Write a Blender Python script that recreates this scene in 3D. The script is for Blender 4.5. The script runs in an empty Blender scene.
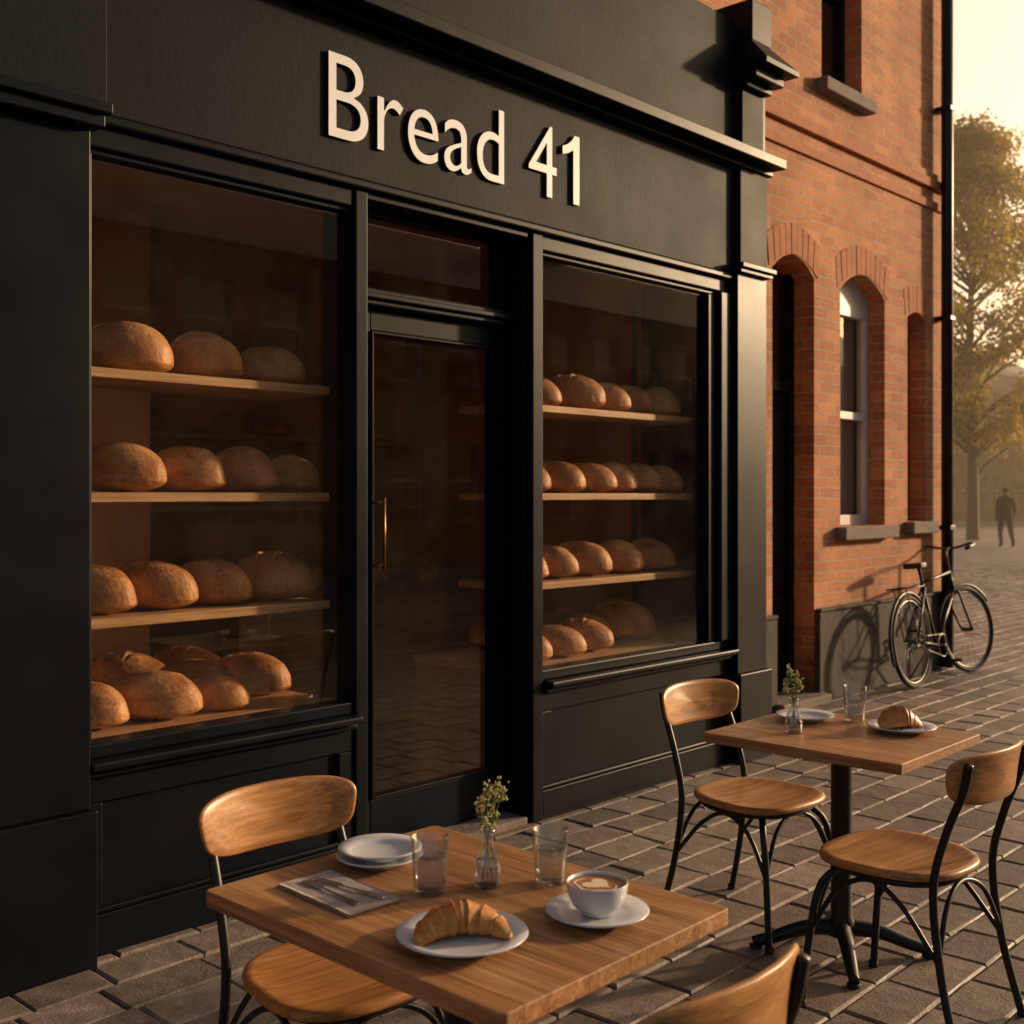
import bpy, bmesh, math, random
from mathutils import Vector, Matrix, noise, Euler
R = random.Random(41)
scene = bpy.context.scene
COL = scene.collection
rad = math.radians

# ------------------------------------------------------------------ materials
def new_mat(name):
    m = bpy.data.materials.new(name); m.use_nodes = True
    nt = m.node_tree
    b = nt.nodes["Principled BSDF"]
    return m, nt, b
def N(nt, t, **kw):
    n = nt.nodes.new(t)
    for k, v in kw.items(): setattr(n, k, v)
    return n
def ramp(nt, fac, stops, interp='LINEAR'):
    r = N(nt, 'ShaderNodeValToRGB'); cr = r.color_ramp; cr.interpolation = interp
    while len(cr.elements) < len(stops): cr.elements.new(0.5)
    for e, (p, c) in zip(cr.elements, stops):
        e.position = p; e.color = (c[0], c[1], c[2], 1)
    nt.links.new(fac, r.inputs[0]); return r.outputs[0]
def noise_n(nt, vec, scale, detail=5, rough=0.55, dist=0.0):
    n = N(nt, 'ShaderNodeTexNoise'); n.inputs['Scale'].default_value = scale
    n.inputs['Detail'].default_value = min(detail,4); n.inputs['Roughness'].default_value = rough
    n.inputs['Distortion'].default_value = dist
    if vec is not None: nt.links.new(vec, n.inputs['Vector'])
    return n.outputs['Fac']
def mix(nt, fac, a, b, mode='MIX'):
    m = N(nt, 'ShaderNodeMix', data_type='RGBA', blend_type=mode)
    def put(i, v):
        if isinstance(v, (tuple, list)): m.inputs[i].default_value = (v[0], v[1], v[2], 1)
        elif isinstance(v, (int, float)): m.inputs[i].default_value = v
        else: nt.links.new(v, m.inputs[i])
    put(0, fac); put(6, a); put(7, b); return m.outputs[2]
def bump(nt, b, h, strength=0.3, dist=0.01):
    bn = N(nt, 'ShaderNodeBump'); bn.inputs['Strength'].default_value = strength
    bn.inputs['Distance'].default_value = dist
    nt.links.new(h, bn.inputs['Height']); nt.links.new(bn.outputs[0], b.inputs['Normal'])
def objco(nt): return N(nt, 'ShaderNodeTexCoord').outputs['Object']
def pos(nt): return N(nt, 'ShaderNodeNewGeometry').outputs['Position']
def mapping(nt, vec, scale=(1,1,1), loc=(0,0,0), rot=(0,0,0)):
    m = N(nt, 'ShaderNodeMapping'); nt.links.new(vec, m.inputs[0])
    m.inputs['Scale'].default_value = scale; m.inputs['Location'].default_value = loc
    m.inputs['Rotation'].default_value = rot
    return m.outputs[0]
def math_n(nt, op, a, b=None, clamp=False):
    m = N(nt, 'ShaderNodeMath', operation=op); m.use_clamp = clamp
    for i, v in enumerate((a, b)):
        if v is None: continue
        if isinstance(v, (int, float)): m.inputs[i].default_value = v
        else: nt.links.new(v, m.inputs[i])
    return m.outputs[0]

def noisy(name, c1, c2, scale=8, rough=(0.4, 0.6), bs=0.15, bd=0.004, metallic=0, fine=90, spec=0.5):
    m, nt, b = new_mat(name); p = pos(nt)
    f = noise_n(nt, p, scale, 4)
    nt.links.new(ramp(nt, f, [(0.3, c1), (0.7, c2)]), b.inputs['Base Color'])
    f2 = noise_n(nt, p, fine, 3)
    rr = N(nt, 'ShaderNodeMapRange'); nt.links.new(f, rr.inputs[0])
    rr.inputs[3].default_value = rough[0]; rr.inputs[4].default_value = rough[1]
    nt.links.new(rr.outputs[0], b.inputs['Roughness'])
    b.inputs['Metallic'].default_value = metallic
    b.inputs['Specular IOR Level'].default_value = spec
    bump(nt, b, f2, bs, bd); return m

M = {}
M['paint'] = noisy('black_paint', (0.0038,0.0048,0.0070), (0.0068,0.0080,0.0108), 3, (0.30,0.46), 0.08, 0.0015, fine=160, spec=0.11)
M['stucco'] = noisy('dark_render', (0.0056,0.0070,0.0100), (0.0098,0.0115,0.0152), 2.2, (0.5,0.68), 0.30, 0.003, fine=45, spec=0.09)
M['blackmetal'] = noisy('black_metal', (0.008,0.008,0.009), (0.013,0.0125,0.0125), 20, (0.33,0.5), 0.06, 0.001, spec=0.4)
M['letter'] = noisy('letter_enamel', (0.74,0.75,0.77), (0.82,0.83,0.85), 5, (0.4,0.55), 0.05, 0.001)
M['letterside'] = noisy('letter_side', (0.02,0.02,0.02), (0.03,0.03,0.03), 5, (0.35,0.5), 0.05, 0.001)
M['brass'] = noisy('brass', (0.30,0.17,0.07), (0.42,0.25,0.11), 20, (0.3,0.45), 0.05, 0.001, metallic=1)
M['steel'] = noisy('steel', (0.6,0.6,0.6), (0.7,0.7,0.7), 20, (0.18,0.32), 0.04, 0.001, metallic=1)
M['oldsteel'] = noisy('old_steel', (0.10,0.09,0.085), (0.2,0.18,0.16), 20, (0.3,0.5), 0.04, 0.001, metallic=1)
M['stone'] = noisy('grey_stone', (0.13,0.10,0.085), (0.23,0.19,0.155), 6, (0.8,0.95), 0.6, 0.01, fine=40)
M['plinth'] = noisy('rendered_plinth', (0.040,0.031,0.025), (0.085,0.066,0.052), 3, (0.8,0.95), 0.6, 0.012, fine=35)
M['whitewood'] = noisy('white_painted_wood', (0.55,0.53,0.5), (0.68,0.66,0.62), 6, (0.4,0.55), 0.1, 0.002)
M['tile'] = noisy('roof_slate', (0.05,0.05,0.055), (0.09,0.085,0.085), 5, (0.6,0.8), 0.4, 0.01)
M['innerwall'] = noisy('interior_brown_wall', (0.42,0.20,0.075), (0.60,0.31,0.13), 1.5, (0.5,0.7), 0.1, 0.003)
M['innerfloor'] = noisy('interior_floor', (0.20,0.11,0.055), (0.30,0.17,0.09), 4, (0.35,0.5), 0.1, 0.003)
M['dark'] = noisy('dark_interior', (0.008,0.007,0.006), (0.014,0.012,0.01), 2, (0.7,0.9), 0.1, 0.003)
M['tyre'] = noisy('tyre_rubber', (0.012,0.012,0.012), (0.022,0.02,0.02), 10, (0.7,0.85), 0.2, 0.002)
M['leather'] = noisy('saddle_leather', (0.035,0.02,0.012), (0.06,0.03,0.018), 20, (0.4,0.6), 0.2, 0.002)
M['linen'] = noisy('linen_napkin', (0.26,0.22,0.20), (0.38,0.33,0.30), 60, (0.85,0.95), 0.5, 0.0015, fine=500)
M['asphalt'] = noisy('asphalt', (0.035,0.034,0.033), (0.06,0.057,0.054), 30, (0.75,0.95), 0.5, 0.01, fine=120)
M['kerb'] = noisy('kerb_granite', (0.2,0.19,0.18), (0.32,0.3,0.28), 40, (0.7,0.9), 0.3, 0.005)
M['bark'] = noisy('bark', (0.05,0.035,0.025), (0.11,0.08,0.055), 8, (0.85,0.95), 0.8, 0.03, fine=20)
M['stem'] = noisy('plant_stem', (0.10,0.14,0.04), (0.14,0.19,0.06), 30, (0.5,0.7), 0.1, 0.001)
M['bud'] = noisy('pale_flower', (0.60,0.52,0.20), (0.75,0.68,0.34), 60, (0.6,0.8), 0.1, 0.001)
M['coffee'] = noisy('coffee_foam', (0.30,0.13,0.04), (0.42,0.20,0.075), 70, (0.4,0.5), 0.1, 0.0008, fine=400)
M['cream'] = noisy('milk_foam', (0.78,0.62,0.42), (0.85,0.72,0.52), 80, (0.4,0.5), 0.1, 0.0006, fine=400)

def ceramic():
    m, nt, b = new_mat('speckled_ceramic'); p = pos(nt)
    f = noise_n(nt, p, 25, 4); g = noise_n(nt, p, 420, 2)
    c = ramp(nt, f, [(0.3, (0.54,0.56,0.60)), (0.7, (0.64,0.66,0.69))])
    s = ramp(nt, g, [(0.26, (0.45,0.42,0.4)), (0.34, (1,1,1))])
    nt.links.new(mix(nt, 1.0, c, s, 'MULTIPLY'), b.inputs['Base Color'])
    b.inputs['Roughness'].default_value = 0.24; bump(nt, b, f, 0.1, 0.002); return m
M['ceramic'] = ceramic()

def wood(name, dark, mid, light, axis='X', rough=(0.35, 0.55), planks=0.0, scale=1.0):
    m, nt, b = new_mat(name); o = objco(nt)
    oi = N(nt, 'ShaderNodeObjectInfo')
    va = N(nt, 'ShaderNodeVectorMath', operation='ADD'); nt.links.new(o, va.inputs[0])
    cx = N(nt, 'ShaderNodeCombineXYZ'); nt.links.new(math_n(nt, 'MULTIPLY', oi.outputs['Random'], 7.0), cx.inputs[0])
    nt.links.new(math_n(nt, 'MULTIPLY', oi.outputs['Random'], 3.0), cx.inputs[1]); nt.links.new(cx.outputs[0], va.inputs[1])
    s = {'X': (1.2, 22, 22), 'Y': (22, 1.2, 22), 'Z': (22, 22, 1.2)}[axis]
    s = tuple(k * scale for k in s)
    v = mapping(nt, va.outputs[0], s)
    f = noise_n(nt, v, 1.6, 8, 0.6, 1.2)
    s2 = {'X': (3, 150, 150), 'Y': (150, 3, 150), 'Z': (150, 150, 3)}[axis]
    g = noise_n(nt, mapping(nt, va.outputs[0], s2), 1.0, 4, 0.6)
    big = noise_n(nt, va.outputs[0], 5, 3)
    c = ramp(nt, f, [(0.28, dark), (0.5, mid), (0.72, light)])
    c = mix(nt, 0.65, c, ramp(nt, g, [(0.3, (0.46,0.40,0.36)), (0.6, (1.12,1.12,1.12))]), 'MULTIPLY')
    c = mix(nt, 0.5, c, ramp(nt, big, [(0.3, (0.7,0.66,0.62)), (0.7, (1.1,1.1,1.1))]), 'MULTIPLY')
    h = math_n(nt, 'ADD', f, g)
    if planks > 0:
        sx = N(nt, 'ShaderNodeSeparateXYZ'); nt.links.new(o, sx.inputs[0])
        k = sx.outputs[0] if axis == 'Y' else sx.outputs[1]
        q = math_n(nt, 'DIVIDE', math_n(nt, 'ADD', k, 10.0), planks)
        fr = math_n(nt, 'FRACT', q); fl = math_n(nt, 'FLOOR', q)
        wn = N(nt, 'ShaderNodeTexWhiteNoise', noise_dimensions='1D'); nt.links.new(fl, wn.inputs['W'])
        c = mix(nt, 0.6, c, ramp(nt, wn.outputs['Value'], [(0, (0.72,0.70,0.68)), (1, (1.12,1.1,1.08))]), 'MULTIPLY')
        seam = ramp(nt, math_n(nt, 'ABSOLUTE', math_n(nt, 'SUBTRACT', fr, 0.5)), [(0.485, (1,1,1)), (0.5, (0.35,0.3,0.28))])
        c = mix(nt, 1.0, c, seam, 'MULTIPLY')
    nt.links.new(c, b.inputs['Base Color'])
    rr = N(nt, 'ShaderNodeMapRange'); nt.links.new(g, rr.inputs[0])
    rr.inputs[3].default_value = rough[1]; rr.inputs[4].default_value = rough[0]
    nt.links.new(rr.outputs[0], b.inputs['Roughness'])
    bump(nt, b, h, 0.12, 0.001); return m
M['tabletop'] = wood('table_oak', (0.22,0.10,0.036), (0.41,0.21,0.086), (0.58,0.34,0.16), 'Y', (0.28,0.5), planks=0.157)
M['seatwood'] = wood('seat_plywood', (0.27,0.115,0.034), (0.43,0.20,0.062), (0.56,0.29,0.105), 'X', (0.3,0.48), scale=0.8)
M['backwood'] = wood('back_plywood', (0.29,0.125,0.036), (0.46,0.215,0.067), (0.59,0.305,0.11), 'X', (0.3,0.48), scale=0.8)
M['shelf'] = wood('shelf_pine', (0.36,0.2,0.09), (0.5,0.3,0.14), (0.6,0.38,0.2), 'X', (0.45,0.6))

def brick_mat(name, c1, c2, mortar, dark=1.0):
    m, nt, b = new_mat(name); p = pos(nt)
    sx = N(nt, 'ShaderNodeSeparateXYZ'); nt.links.new(p, sx.inputs[0])
    cx = N(nt, 'ShaderNodeCombineXYZ')
    nt.links.new(math_n(nt, 'ADD', sx.outputs[0], sx.outputs[1]), cx.inputs[0]); nt.links.new(sx.outputs[2], cx.inputs[1])
    wob = N(nt, 'ShaderNodeTexNoise'); wob.inputs['Scale'].default_value = 14; nt.links.new(p, wob.inputs['Vector'])
    vs = N(nt, 'ShaderNodeVectorMath', operation='SCALE'); nt.links.new(wob.outputs['Color'], vs.inputs[0]); vs.inputs['Scale'].default_value = 0.010
    va = N(nt, 'ShaderNodeVectorMath', operation='ADD'); nt.links.new(cx.outputs[0], va.inputs[0]); nt.links.new(vs.outputs[0], va.inputs[1])
    t = N(nt, 'ShaderNodeTexBrick'); nt.links.new(va.outputs[0], t.inputs['Vector'])
    t.inputs['Scale'].default_value = 1; t.inputs['Brick Width'].default_value = 0.235; t.inputs['Row Height'].default_value = 0.078
    t.inputs['Mortar Size'].default_value = 0.0068; t.inputs['Mortar Smooth'].default_value = 0.2; t.inputs['Bias'].default_value = -0.1
    t.inputs['Color1'].default_value = (*c1, 1); t.inputs['Color2'].default_value = (*c2, 1); t.inputs['Mortar'].default_value = (*mortar, 1)
    f = noise_n(nt, p, 2.0, 6); g = noise_n(nt, p, 35, 5)
    c = mix(nt, 0.8, t.outputs['Color'], ramp(nt, f, [(0.3, (0.62,0.58,0.56)), (0.7, (1.15,1.13,1.1))]), 'MULTIPLY')
    c = mix(nt, 0.6, c, ramp(nt, g, [(0.3, (0.58,0.54,0.52)), (0.65, (1.12,1.12,1.12))]), 'MULTIPLY')
    # damp, dirty band near the ground
    zr = ramp(nt, math_n(nt, 'ADD', math_n(nt, 'MULTIPLY', sx.outputs[2], 0.45), math_n(nt, 'MULTIPLY', f, 0.4)), [(0.25, (0.55,0.52,0.5)), (0.6, (1,1,1))])
    c = mix(nt, 1.0, c, zr, 'MULTIPLY')
    nt.links.new(c, b.inputs['Base Color']); b.inputs['Roughness'].default_value = 0.88
    h = math_n(nt, 'ADD', math_n(nt, 'MULTIPLY', t.outputs['Fac'], -1.0), math_n(nt, 'MULTIPLY', g, 0.5))
    bump(nt, b, h, 0.9, 0.008); return m
M['brick'] = brick_mat('red_brick', (0.62,0.25,0.105), (0.42,0.15,0.06), (0.50,0.38,0.26))
M['brick2'] = brick_mat('brown_brick', (0.26,0.13,0.08), (0.18,0.09,0.06), (0.25,0.21,0.17))
M['archbrick'] = noisy('arch_brick', (0.32,0.11,0.047), (0.52,0.20,0.085), 9, (0.8,0.95), 0.5, 0.006, fine=60)

def facing(nt):
    g = N(nt, 'ShaderNodeNewGeometry')
    d = N(nt, 'ShaderNodeVectorMath', operation='DOT_PRODUCT')
    nt.links.new(g.outputs['Normal'], d.inputs[0]); nt.links.new(g.outputs['Incoming'], d.inputs[1])
    return math_n(nt, 'ABSOLUTE', d.outputs['Value'])
def schlick(nt, f0, fmax=1.0, pw=5.0):
    q = math_n(nt, 'POWER', math_n(nt, 'SUBTRACT', 1.0, facing(nt), True), pw)
    return math_n(nt, 'ADD', f0, math_n(nt, 'MULTIPLY', q, fmax - f0), True)
def window_glass(name, tint=(0.98,0.93,0.86), f0=0.08, dust=0.010):
    m, nt, b = new_mat(name); nt.nodes.remove(b)
    out = nt.nodes['Material Output']
    tr = N(nt, 'ShaderNodeBsdfTransparent'); tr.inputs[0].default_value = (*tint, 1)
    gl = N(nt, 'ShaderNodeBsdfGlossy'); gl.inputs['Roughness'].default_value = 0.02; gl.inputs[0].default_value = (1,0.93,0.84,1)
    mx = N(nt, 'ShaderNodeMixShader'); nt.links.new(schlick(nt, f0), mx.inputs[0])
    nt.links.new(tr.outputs[0], mx.inputs[1]); nt.links.new(gl.outputs[0], mx.inputs[2])
    df = N(nt, 'ShaderNodeBsdfDiffuse'); df.inputs[0].default_value = (0.5,0.42,0.34,1)
    dn = noise_n(nt, pos(nt), 2.5, 8, 0.7)
    mr = N(nt, 'ShaderNodeMapRange'); nt.links.new(dn, mr.inputs[0]); mr.inputs[1].default_value = 0.35; mr.inputs[2].default_value = 0.75
    mr.inputs[3].default_value = dust*0.4; mr.inputs[4].default_value = dust * 3
    mx2 = N(nt, 'ShaderNodeMixShader'); nt.links.new(mr.outputs[0], mx2.inputs[0])
    nt.links.new(mx.outputs[0], mx2.inputs[1]); nt.links.new(df.outputs[0], mx2.inputs[2])
    nt.links.new(mx2.outputs[0], out.inputs[0]); return m
M['glass'] = window_glass('shop_glass')
M['glass2'] = window_glass('house_glass', (0.8,0.78,0.74), 0.10, 0.02)
def clear(name, face, edge, f0, fm=0.9, pw=3.0):
    m, nt, b = new_mat(name); nt.nodes.remove(b); out = nt.nodes['Material Output']
    tr = N(nt, 'ShaderNodeBsdfTransparent')
    nt.links.new(ramp(nt, facing(nt), [(0.03, edge), (0.40, face)]), tr.inputs[0])
    gl = N(nt, 'ShaderNodeBsdfGlossy'); gl.inputs['Roughness'].default_value = 0.05
    mx = N(nt, 'ShaderNodeMixShader'); nt.links.new(schlick(nt, f0, fm, pw), mx.inputs[0])
    nt.links.new(tr.outputs[0], mx.inputs[1]); nt.links.new(gl.outputs[0], mx.inputs[2])
    df = N(nt, 'ShaderNodeBsdfDiffuse'); df.inputs[0].default_value = (0.8,0.8,0.78,1)
    m2 = N(nt, 'ShaderNodeMixShader'); m2.inputs[0].default_value = 0.018
    nt.links.new(mx.outputs[0], m2.inputs[1]); nt.links.new(df.outputs[0], m2.inputs[2])
    nt.links.new(m2.outputs[0], out.inputs[0]); return m
M['tumbler'] = clear('tumbler_glass', (0.98,0.985,0.985), (0.32,0.34,0.34), 0.10, 0.95, 2.6)
M['water'] = clear('water', (0.95,0.965,0.97), (0.4,0.43,0.44), 0.08, 0.85, 3)

def bread_mat():
    m, nt, b = new_mat('bread_crust'); o = objco(nt)
    oi = N(nt, 'ShaderNodeObjectInfo')
    va = N(nt, 'ShaderNodeVectorMath', operation='ADD'); nt.links.new(o, va.inputs[0])
    cx = N(nt, 'ShaderNodeCombineXYZ')
    for i in range(3): nt.links.new(math_n(nt, 'MULTIPLY', oi.outputs['Random'], 5.0 + i), cx.inputs[i])
    nt.links.new(cx.outputs[0], va.inputs[1]); v = va.outputs[0]
    f = noise_n(nt, v, 7, 6, 0.55, 0.4); g = noise_n(nt, v, 75, 6, 0.65); k = noise_n(nt, v, 220, 3)
    c = ramp(nt, f, [(0.30, (0.27,0.095,0.027)), (0.5, (0.50,0.21,0.063)), (0.70, (0.68,0.36,0.13))])
    c = mix(nt, 0.45, c, ramp(nt, g, [(0.34, (0.5,0.4,0.33)), (0.6, (1.15,1.12,1.1))]), 'MULTIPLY')
    at = N(nt, 'ShaderNodeAttribute', attribute_name='score')
    c = mix(nt, math_n(nt, 'MULTIPLY', at.outputs['Fac'], 0.9), c, (0.80,0.54,0.28))
    rg = N(nt, 'ShaderNodeAttribute', attribute_name='ridge')
    c = mix(nt, math_n(nt, 'MULTIPLY', rg.outputs['Fac'], 0.75), c, (0.20,0.07,0.022))
    ge = N(nt, 'ShaderNodeNewGeometry'); sz = N(nt, 'ShaderNodeSeparateXYZ'); nt.links.new(ge.outputs['Normal'], sz.inputs[0])
    fl = math_n(nt, 'MULTIPLY', ramp(nt, sz.outputs[2], [(0.2, (0,0,0)), (0.9, (1,1,1))]), ramp(nt, math_n(nt, 'ADD', math_n(nt,'MULTIPLY',g,0.4), math_n(nt,'MULTIPLY',f,0.6)), [(0.45, (0,0,0)), (0.62, (1,1,1))]))
    c = mix(nt, math_n(nt, 'MULTIPLY', fl, 0.35), c, (0.78,0.64,0.48))
    nt.links.new(c, b.inputs['Base Color']); b.inputs['Roughness'].default_value = 0.45
    h = math_n(nt, 'ADD', g, math_n(nt, 'MULTIPLY', k, 0.4)); bump(nt, b, h, 0.5, 0.005); return m
M['bread'] = bread_mat()
def pastry_mat():
    m, nt, b = new_mat('croissant_pastry'); o = objco(nt)
    at = N(nt, 'ShaderNodeAttribute', attribute_name='score')
    f = noise_n(nt, o, 45, 5); g = noise_n(nt, mapping(nt, o, (1,1,1)), 160, 4)
    c = ramp(nt, f, [(0.3, (0.40,0.14,0.03)), (0.7, (0.62,0.29,0.07))])
    c = mix(nt, at.outputs['Fac'], c, (0.76,0.47,0.19))
    c = mix(nt, 0.4, c, ramp(nt, g, [(0.3, (0.6,0.5,0.45)), (0.6, (1.1,1.1,1.1))]), 'MULTIPLY')
    nt.links.new(c, b.inputs['Base Color']); b.inputs['Roughness'].default_value = 0.38
    bump(nt, b, g, 0.4, 0.0015); return m
M['pastry'] = pastry_mat()
def paver_mat():
    m, nt, b = new_mat('paving_setts'); p = pos(nt)
    at = N(nt, 'ShaderNodeAttribute', attribute_name='tone')
    f = noise_n(nt, p, 12, 6, 0.65); g = noise_n(nt, p, 110, 4); big = noise_n(nt, p, 0.7, 4)
    c = ramp(nt, at.outputs['Fac'], [(0, (0.15,0.118,0.094)), (0.5, (0.22,0.176,0.142)), (1, (0.30,0.242,0.196))])
    c = mix(nt, 0.8, c, ramp(nt, f, [(0.3, (0.55,0.53,0.51)), (0.7, (1.25,1.23,1.2))]), 'MULTIPLY')
    c = mix(nt, 0.7, c, ramp(nt, big, [(0.35, (0.6,0.58,0.56)), (0.65, (1.15,1.15,1.15))]), 'MULTIPLY')
    c = mix(nt, 0.4, c, ramp(nt, g, [(0.3, (0.45,0.45,0.45)), (0.6, (1.2,1.2,1.2))]), 'MULTIPLY')
    nt.links.new(c, b.inputs['Base Color'])
    rr = N(nt, 'ShaderNodeMapRange'); nt.links.new(f, rr.inputs[0]); rr.inputs[3].default_value = 0.38; rr.inputs[4].default_value = 0.75
    nt.links.new(rr.outputs[0], b.inputs['Roughness'])
    bump(nt, b, math_n(nt, 'ADD', f, math_n(nt, 'MULTIPLY', g, 0.4)), 0.7, 0.007); return m
M['paver'] = paver_mat()
def ground_mat():
    m, nt, b = new_mat('far_paving'); p = pos(nt)
    t = N(nt, 'ShaderNodeTexBrick'); nt.links.new(p, t.inputs['Vector'])
    t.inputs['Scale'].default_value = 1; t.inputs['Brick Width'].default_value = 0.30; t.inputs['Row Height'].default_value = 0.19
    t.inputs['Mortar Size'].default_value = 0.006; t.inputs['Color1'].default_value = (0.27,0.21,0.165,1)
    t.inputs['Color2'].default_value = (0.18,0.14,0.11,1); t.inputs['Mortar'].default_value = (0.08,0.064,0.05,1)
    f = noise_n(nt, p, 1.2, 6)
    c = mix(nt, 0.7, t.outputs['Color'], ramp(nt, f, [(0.3, (0.6,0.6,0.6)), (0.7, (1.2,1.2,1.2))]), 'MULTIPLY')
    nt.links.new(c, b.inputs['Base Color']); b.inputs['Roughness'].default_value = 0.7
    bump(nt, b, math_n(nt, 'MULTIPLY', t.outputs['Fac'], -1.0), 0.6, 0.006); return m
M['ground'] = ground_mat()
M['sand'] = noisy('joint_sand', (0.055,0.044,0.035), (0.10,0.08,0.064), 14, (0.9,1.0), 0.6, 0.006)
def leaf_mat(name, c1, c2, trans=0.5):
    m, nt, b = new_mat(name)
    at = N(nt, 'ShaderNodeAttribute', attribute_name='tone')
    c = ramp(nt, at.outputs['Fac'], [(0, c1), (1, c2)])
    nt.links.new(c, b.inputs['Base Color']); b.inputs['Roughness'].default_value = 0.6
    tl = N(nt, 'ShaderNodeBsdfTranslucent'); nt.links.new(c, tl.inputs[0])
    mx = N(nt, 'ShaderNodeMixShader'); mx.inputs[0].default_value = trans
    nt.links.new(b.outputs[0], mx.inputs[1]); nt.links.new(tl.outputs[0], mx.inputs[2])
    nt.links.new(mx.outputs[0], nt.nodes['Material Output'].inputs[0]); return m
M['leaf'] = leaf_mat('autumn_foliage', (0.12,0.11,0.018), (0.50,0.34,0.06), 0.65)
M['sprig'] = leaf_mat('sprig_leaf', (0.12,0.17,0.05), (0.28,0.33,0.10), 0.35)

# ------------------------------------------------------------------ geometry helpers
def empty(name, loc=(0,0,0), rotz=0):
    e = bpy.data.objects.new(name, None); e.empty_display_size = 0.1
    e.location = loc; e.rotation_euler = (0,0,rotz); COL.objects.link(e); return e
def add(name, me, parent=None, loc=(0,0,0), rot=(0,0,0)):
    o = bpy.data.objects.new(name, me); COL.objects.link(o)
    o.location = loc; o.rotation_euler = rot
    if parent: o.parent = parent
    return o
def mk(name, verts, faces, mat, smooth=False):
    me = bpy.data.meshes.new(name); me.from_pydata([tuple(v) for v in verts], [], faces)
    if mat: me.materials.append(mat)
    if smooth: me.polygons.foreach_set('use_smooth', [True]*len(me.polygons))
    me.update(); return me
def box(name, x0, x1, y0, y1, z0, z1, mat, parent=None, bev=0.004):
    v = [(x,y,z) for z in (z0,z1) for x,y in ((x0,y0),(x1,y0),(x1,y1),(x0,y1))]
    f = [(3,2,1,0),(4,5,6,7),(0,1,5,4),(1,2,6,5),(2,3,7,6),(3,0,4,7)]
    o = add(name, mk(name, v, f, mat), parent)
    if bev > 0:
        b = o.modifiers.new('bev', 'BEVEL'); b.width = bev; b.segments = 2; b.limit_method = 'ANGLE'
    return o
def catmull(pts, n=8):
    pts = [Vector(p) for p in pts]
    if len(pts) < 3: return pts
    out = []; P = [2*pts[0]-pts[1]] + pts + [2*pts[-1]-pts[-2]]
    for i in range(1, len(P)-2):
        for k in range(n):
            t = k/n; a,b,c,d = P[i-1],P[i],P[i+1],P[i+2]
            out.append(0.5*((2*b)+(-a+c)*t+(2*a-5*b+4*c-d)*t*t+(-a+3*b-3*c+d)*t**3))
    out.append(pts[-1]); return out
def tube_data(pts, r, seg=10, closed=False):
    pts = [Vector(p) for p in pts]; n = len(pts); rs = r if isinstance(r,(list,tuple)) else [r]*n
    verts, faces = [], []; up = None
    for i,p in enumerate(pts):
        if closed: t = pts[(i+1)%n]-pts[i-1]
        else: t = pts[min(i+1,n-1)]-pts[max(i-1,0)]
        t.normalize()
        if up is None:
            up = Vector((0,0,1)) if abs(t.z) < 0.9 else Vector((1,0,0))
        a = t.cross(up)
        if a.length < 1e-5: a = t.cross(Vector((0,1,0)))
        a.normalize(); b = a.cross(t).normalized(); up = b
        for k in range(seg):
            q = 2*math.pi*k/seg; verts.append(p + (a*math.cos(q)+b*math.sin(q))*rs[i])
    m = n if closed else n-1
    for i in range(m):
        for k in range(seg):
            j=(i+1)%n; faces.append((i*seg+k, i*seg+(k+1)%seg, j*seg+(k+1)%seg, j*seg+k))
    if not closed:
        faces.append(tuple(range(seg))[::-1]); faces.append(tuple(range((n-1)*seg, n*seg)))
    return verts, faces
def tube(name, pts, r, mat, parent=None, seg=10, sm=8, closed=False):
    p = catmull(pts, sm) if sm and not closed and len(pts) > 2 else pts
    v,f = tube_data(p, r, seg, closed); return add(name, mk(name, v, f, mat, True), parent)
def tubes(name, plist, mat, parent=None, seg=10):
    V,F=[],[]
    for pts,r,closed in plist:
        v,f = tube_data(pts, r, seg, closed); o=len(V); V+=v; F+=[tuple(i+o for i in q) for q in f]
    return add(name, mk(name, V, F, mat, True), parent)
def lathe_me(name, prof, mat, seg=48, smooth=True):
    V,F=[],[]
    for r,z in prof:
        for k in range(seg):
            a=2*math.pi*k/seg; V.append((r*math.cos(a), r*math.sin(a), z))
    for i in range(len(prof)-1):
        for k in range(seg):
            F.append((i*seg+k, i*seg+(k+1)%seg, (i+1)*seg+(k+1)%seg, (i+1)*seg+k))
    me = mk(name, V, F, mat, smooth)
    bm = bmesh.new(); bm.from_mesh(me); bmesh.ops.remove_doubles(bm, verts=bm.verts, dist=1e-6)
    bmesh.ops.recalc_face_normals(bm, faces=bm.faces); bm.to_mesh(me); bm.free(); return me
def selip(a, b, n, cnt=56):
    out=[]
    for k in range(cnt):
        t=2*math.pi*k/cnt; c,s=math.cos(t),math.sin(t)
        out.append((a*math.copysign(abs(c)**(2/n),c), b*math.copysign(abs(s)**(2/n),s)))
    return out
def plate_me(name, outline, prof, mat, warp=None):
    n=len(outline); V,F=[],[]
    for s,z in prof:
        for x,y in outline:
            V.append((x*s, y*s, z))
    for i in range(len(prof)-1):
        for k in range(n): F.append((i*n+k, i*n+(k+1)%n, (i+1)*n+(k+1)%n, (i+1)*n+k))
    F.append(tuple(range(n))[::-1]); F.append(tuple(range((len(prof)-1)*n, len(prof)*n)))
    if warp: V=[warp(*v) for v in V]
    return mk(name, V, F, mat, True)
def prism(name, pts, z0, z1, mat):
    n=len(pts); V=[(x,y,z0) for x,y in pts]+[(x,y,z1) for x,y in pts]
    F=[tuple(range(n))[::-1], tuple(range(n,2*n))]+[(k,(k+1)%n,n+(k+1)%n,n+k) for k in range(n)]
    return mk(name, V, F, mat)
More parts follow.
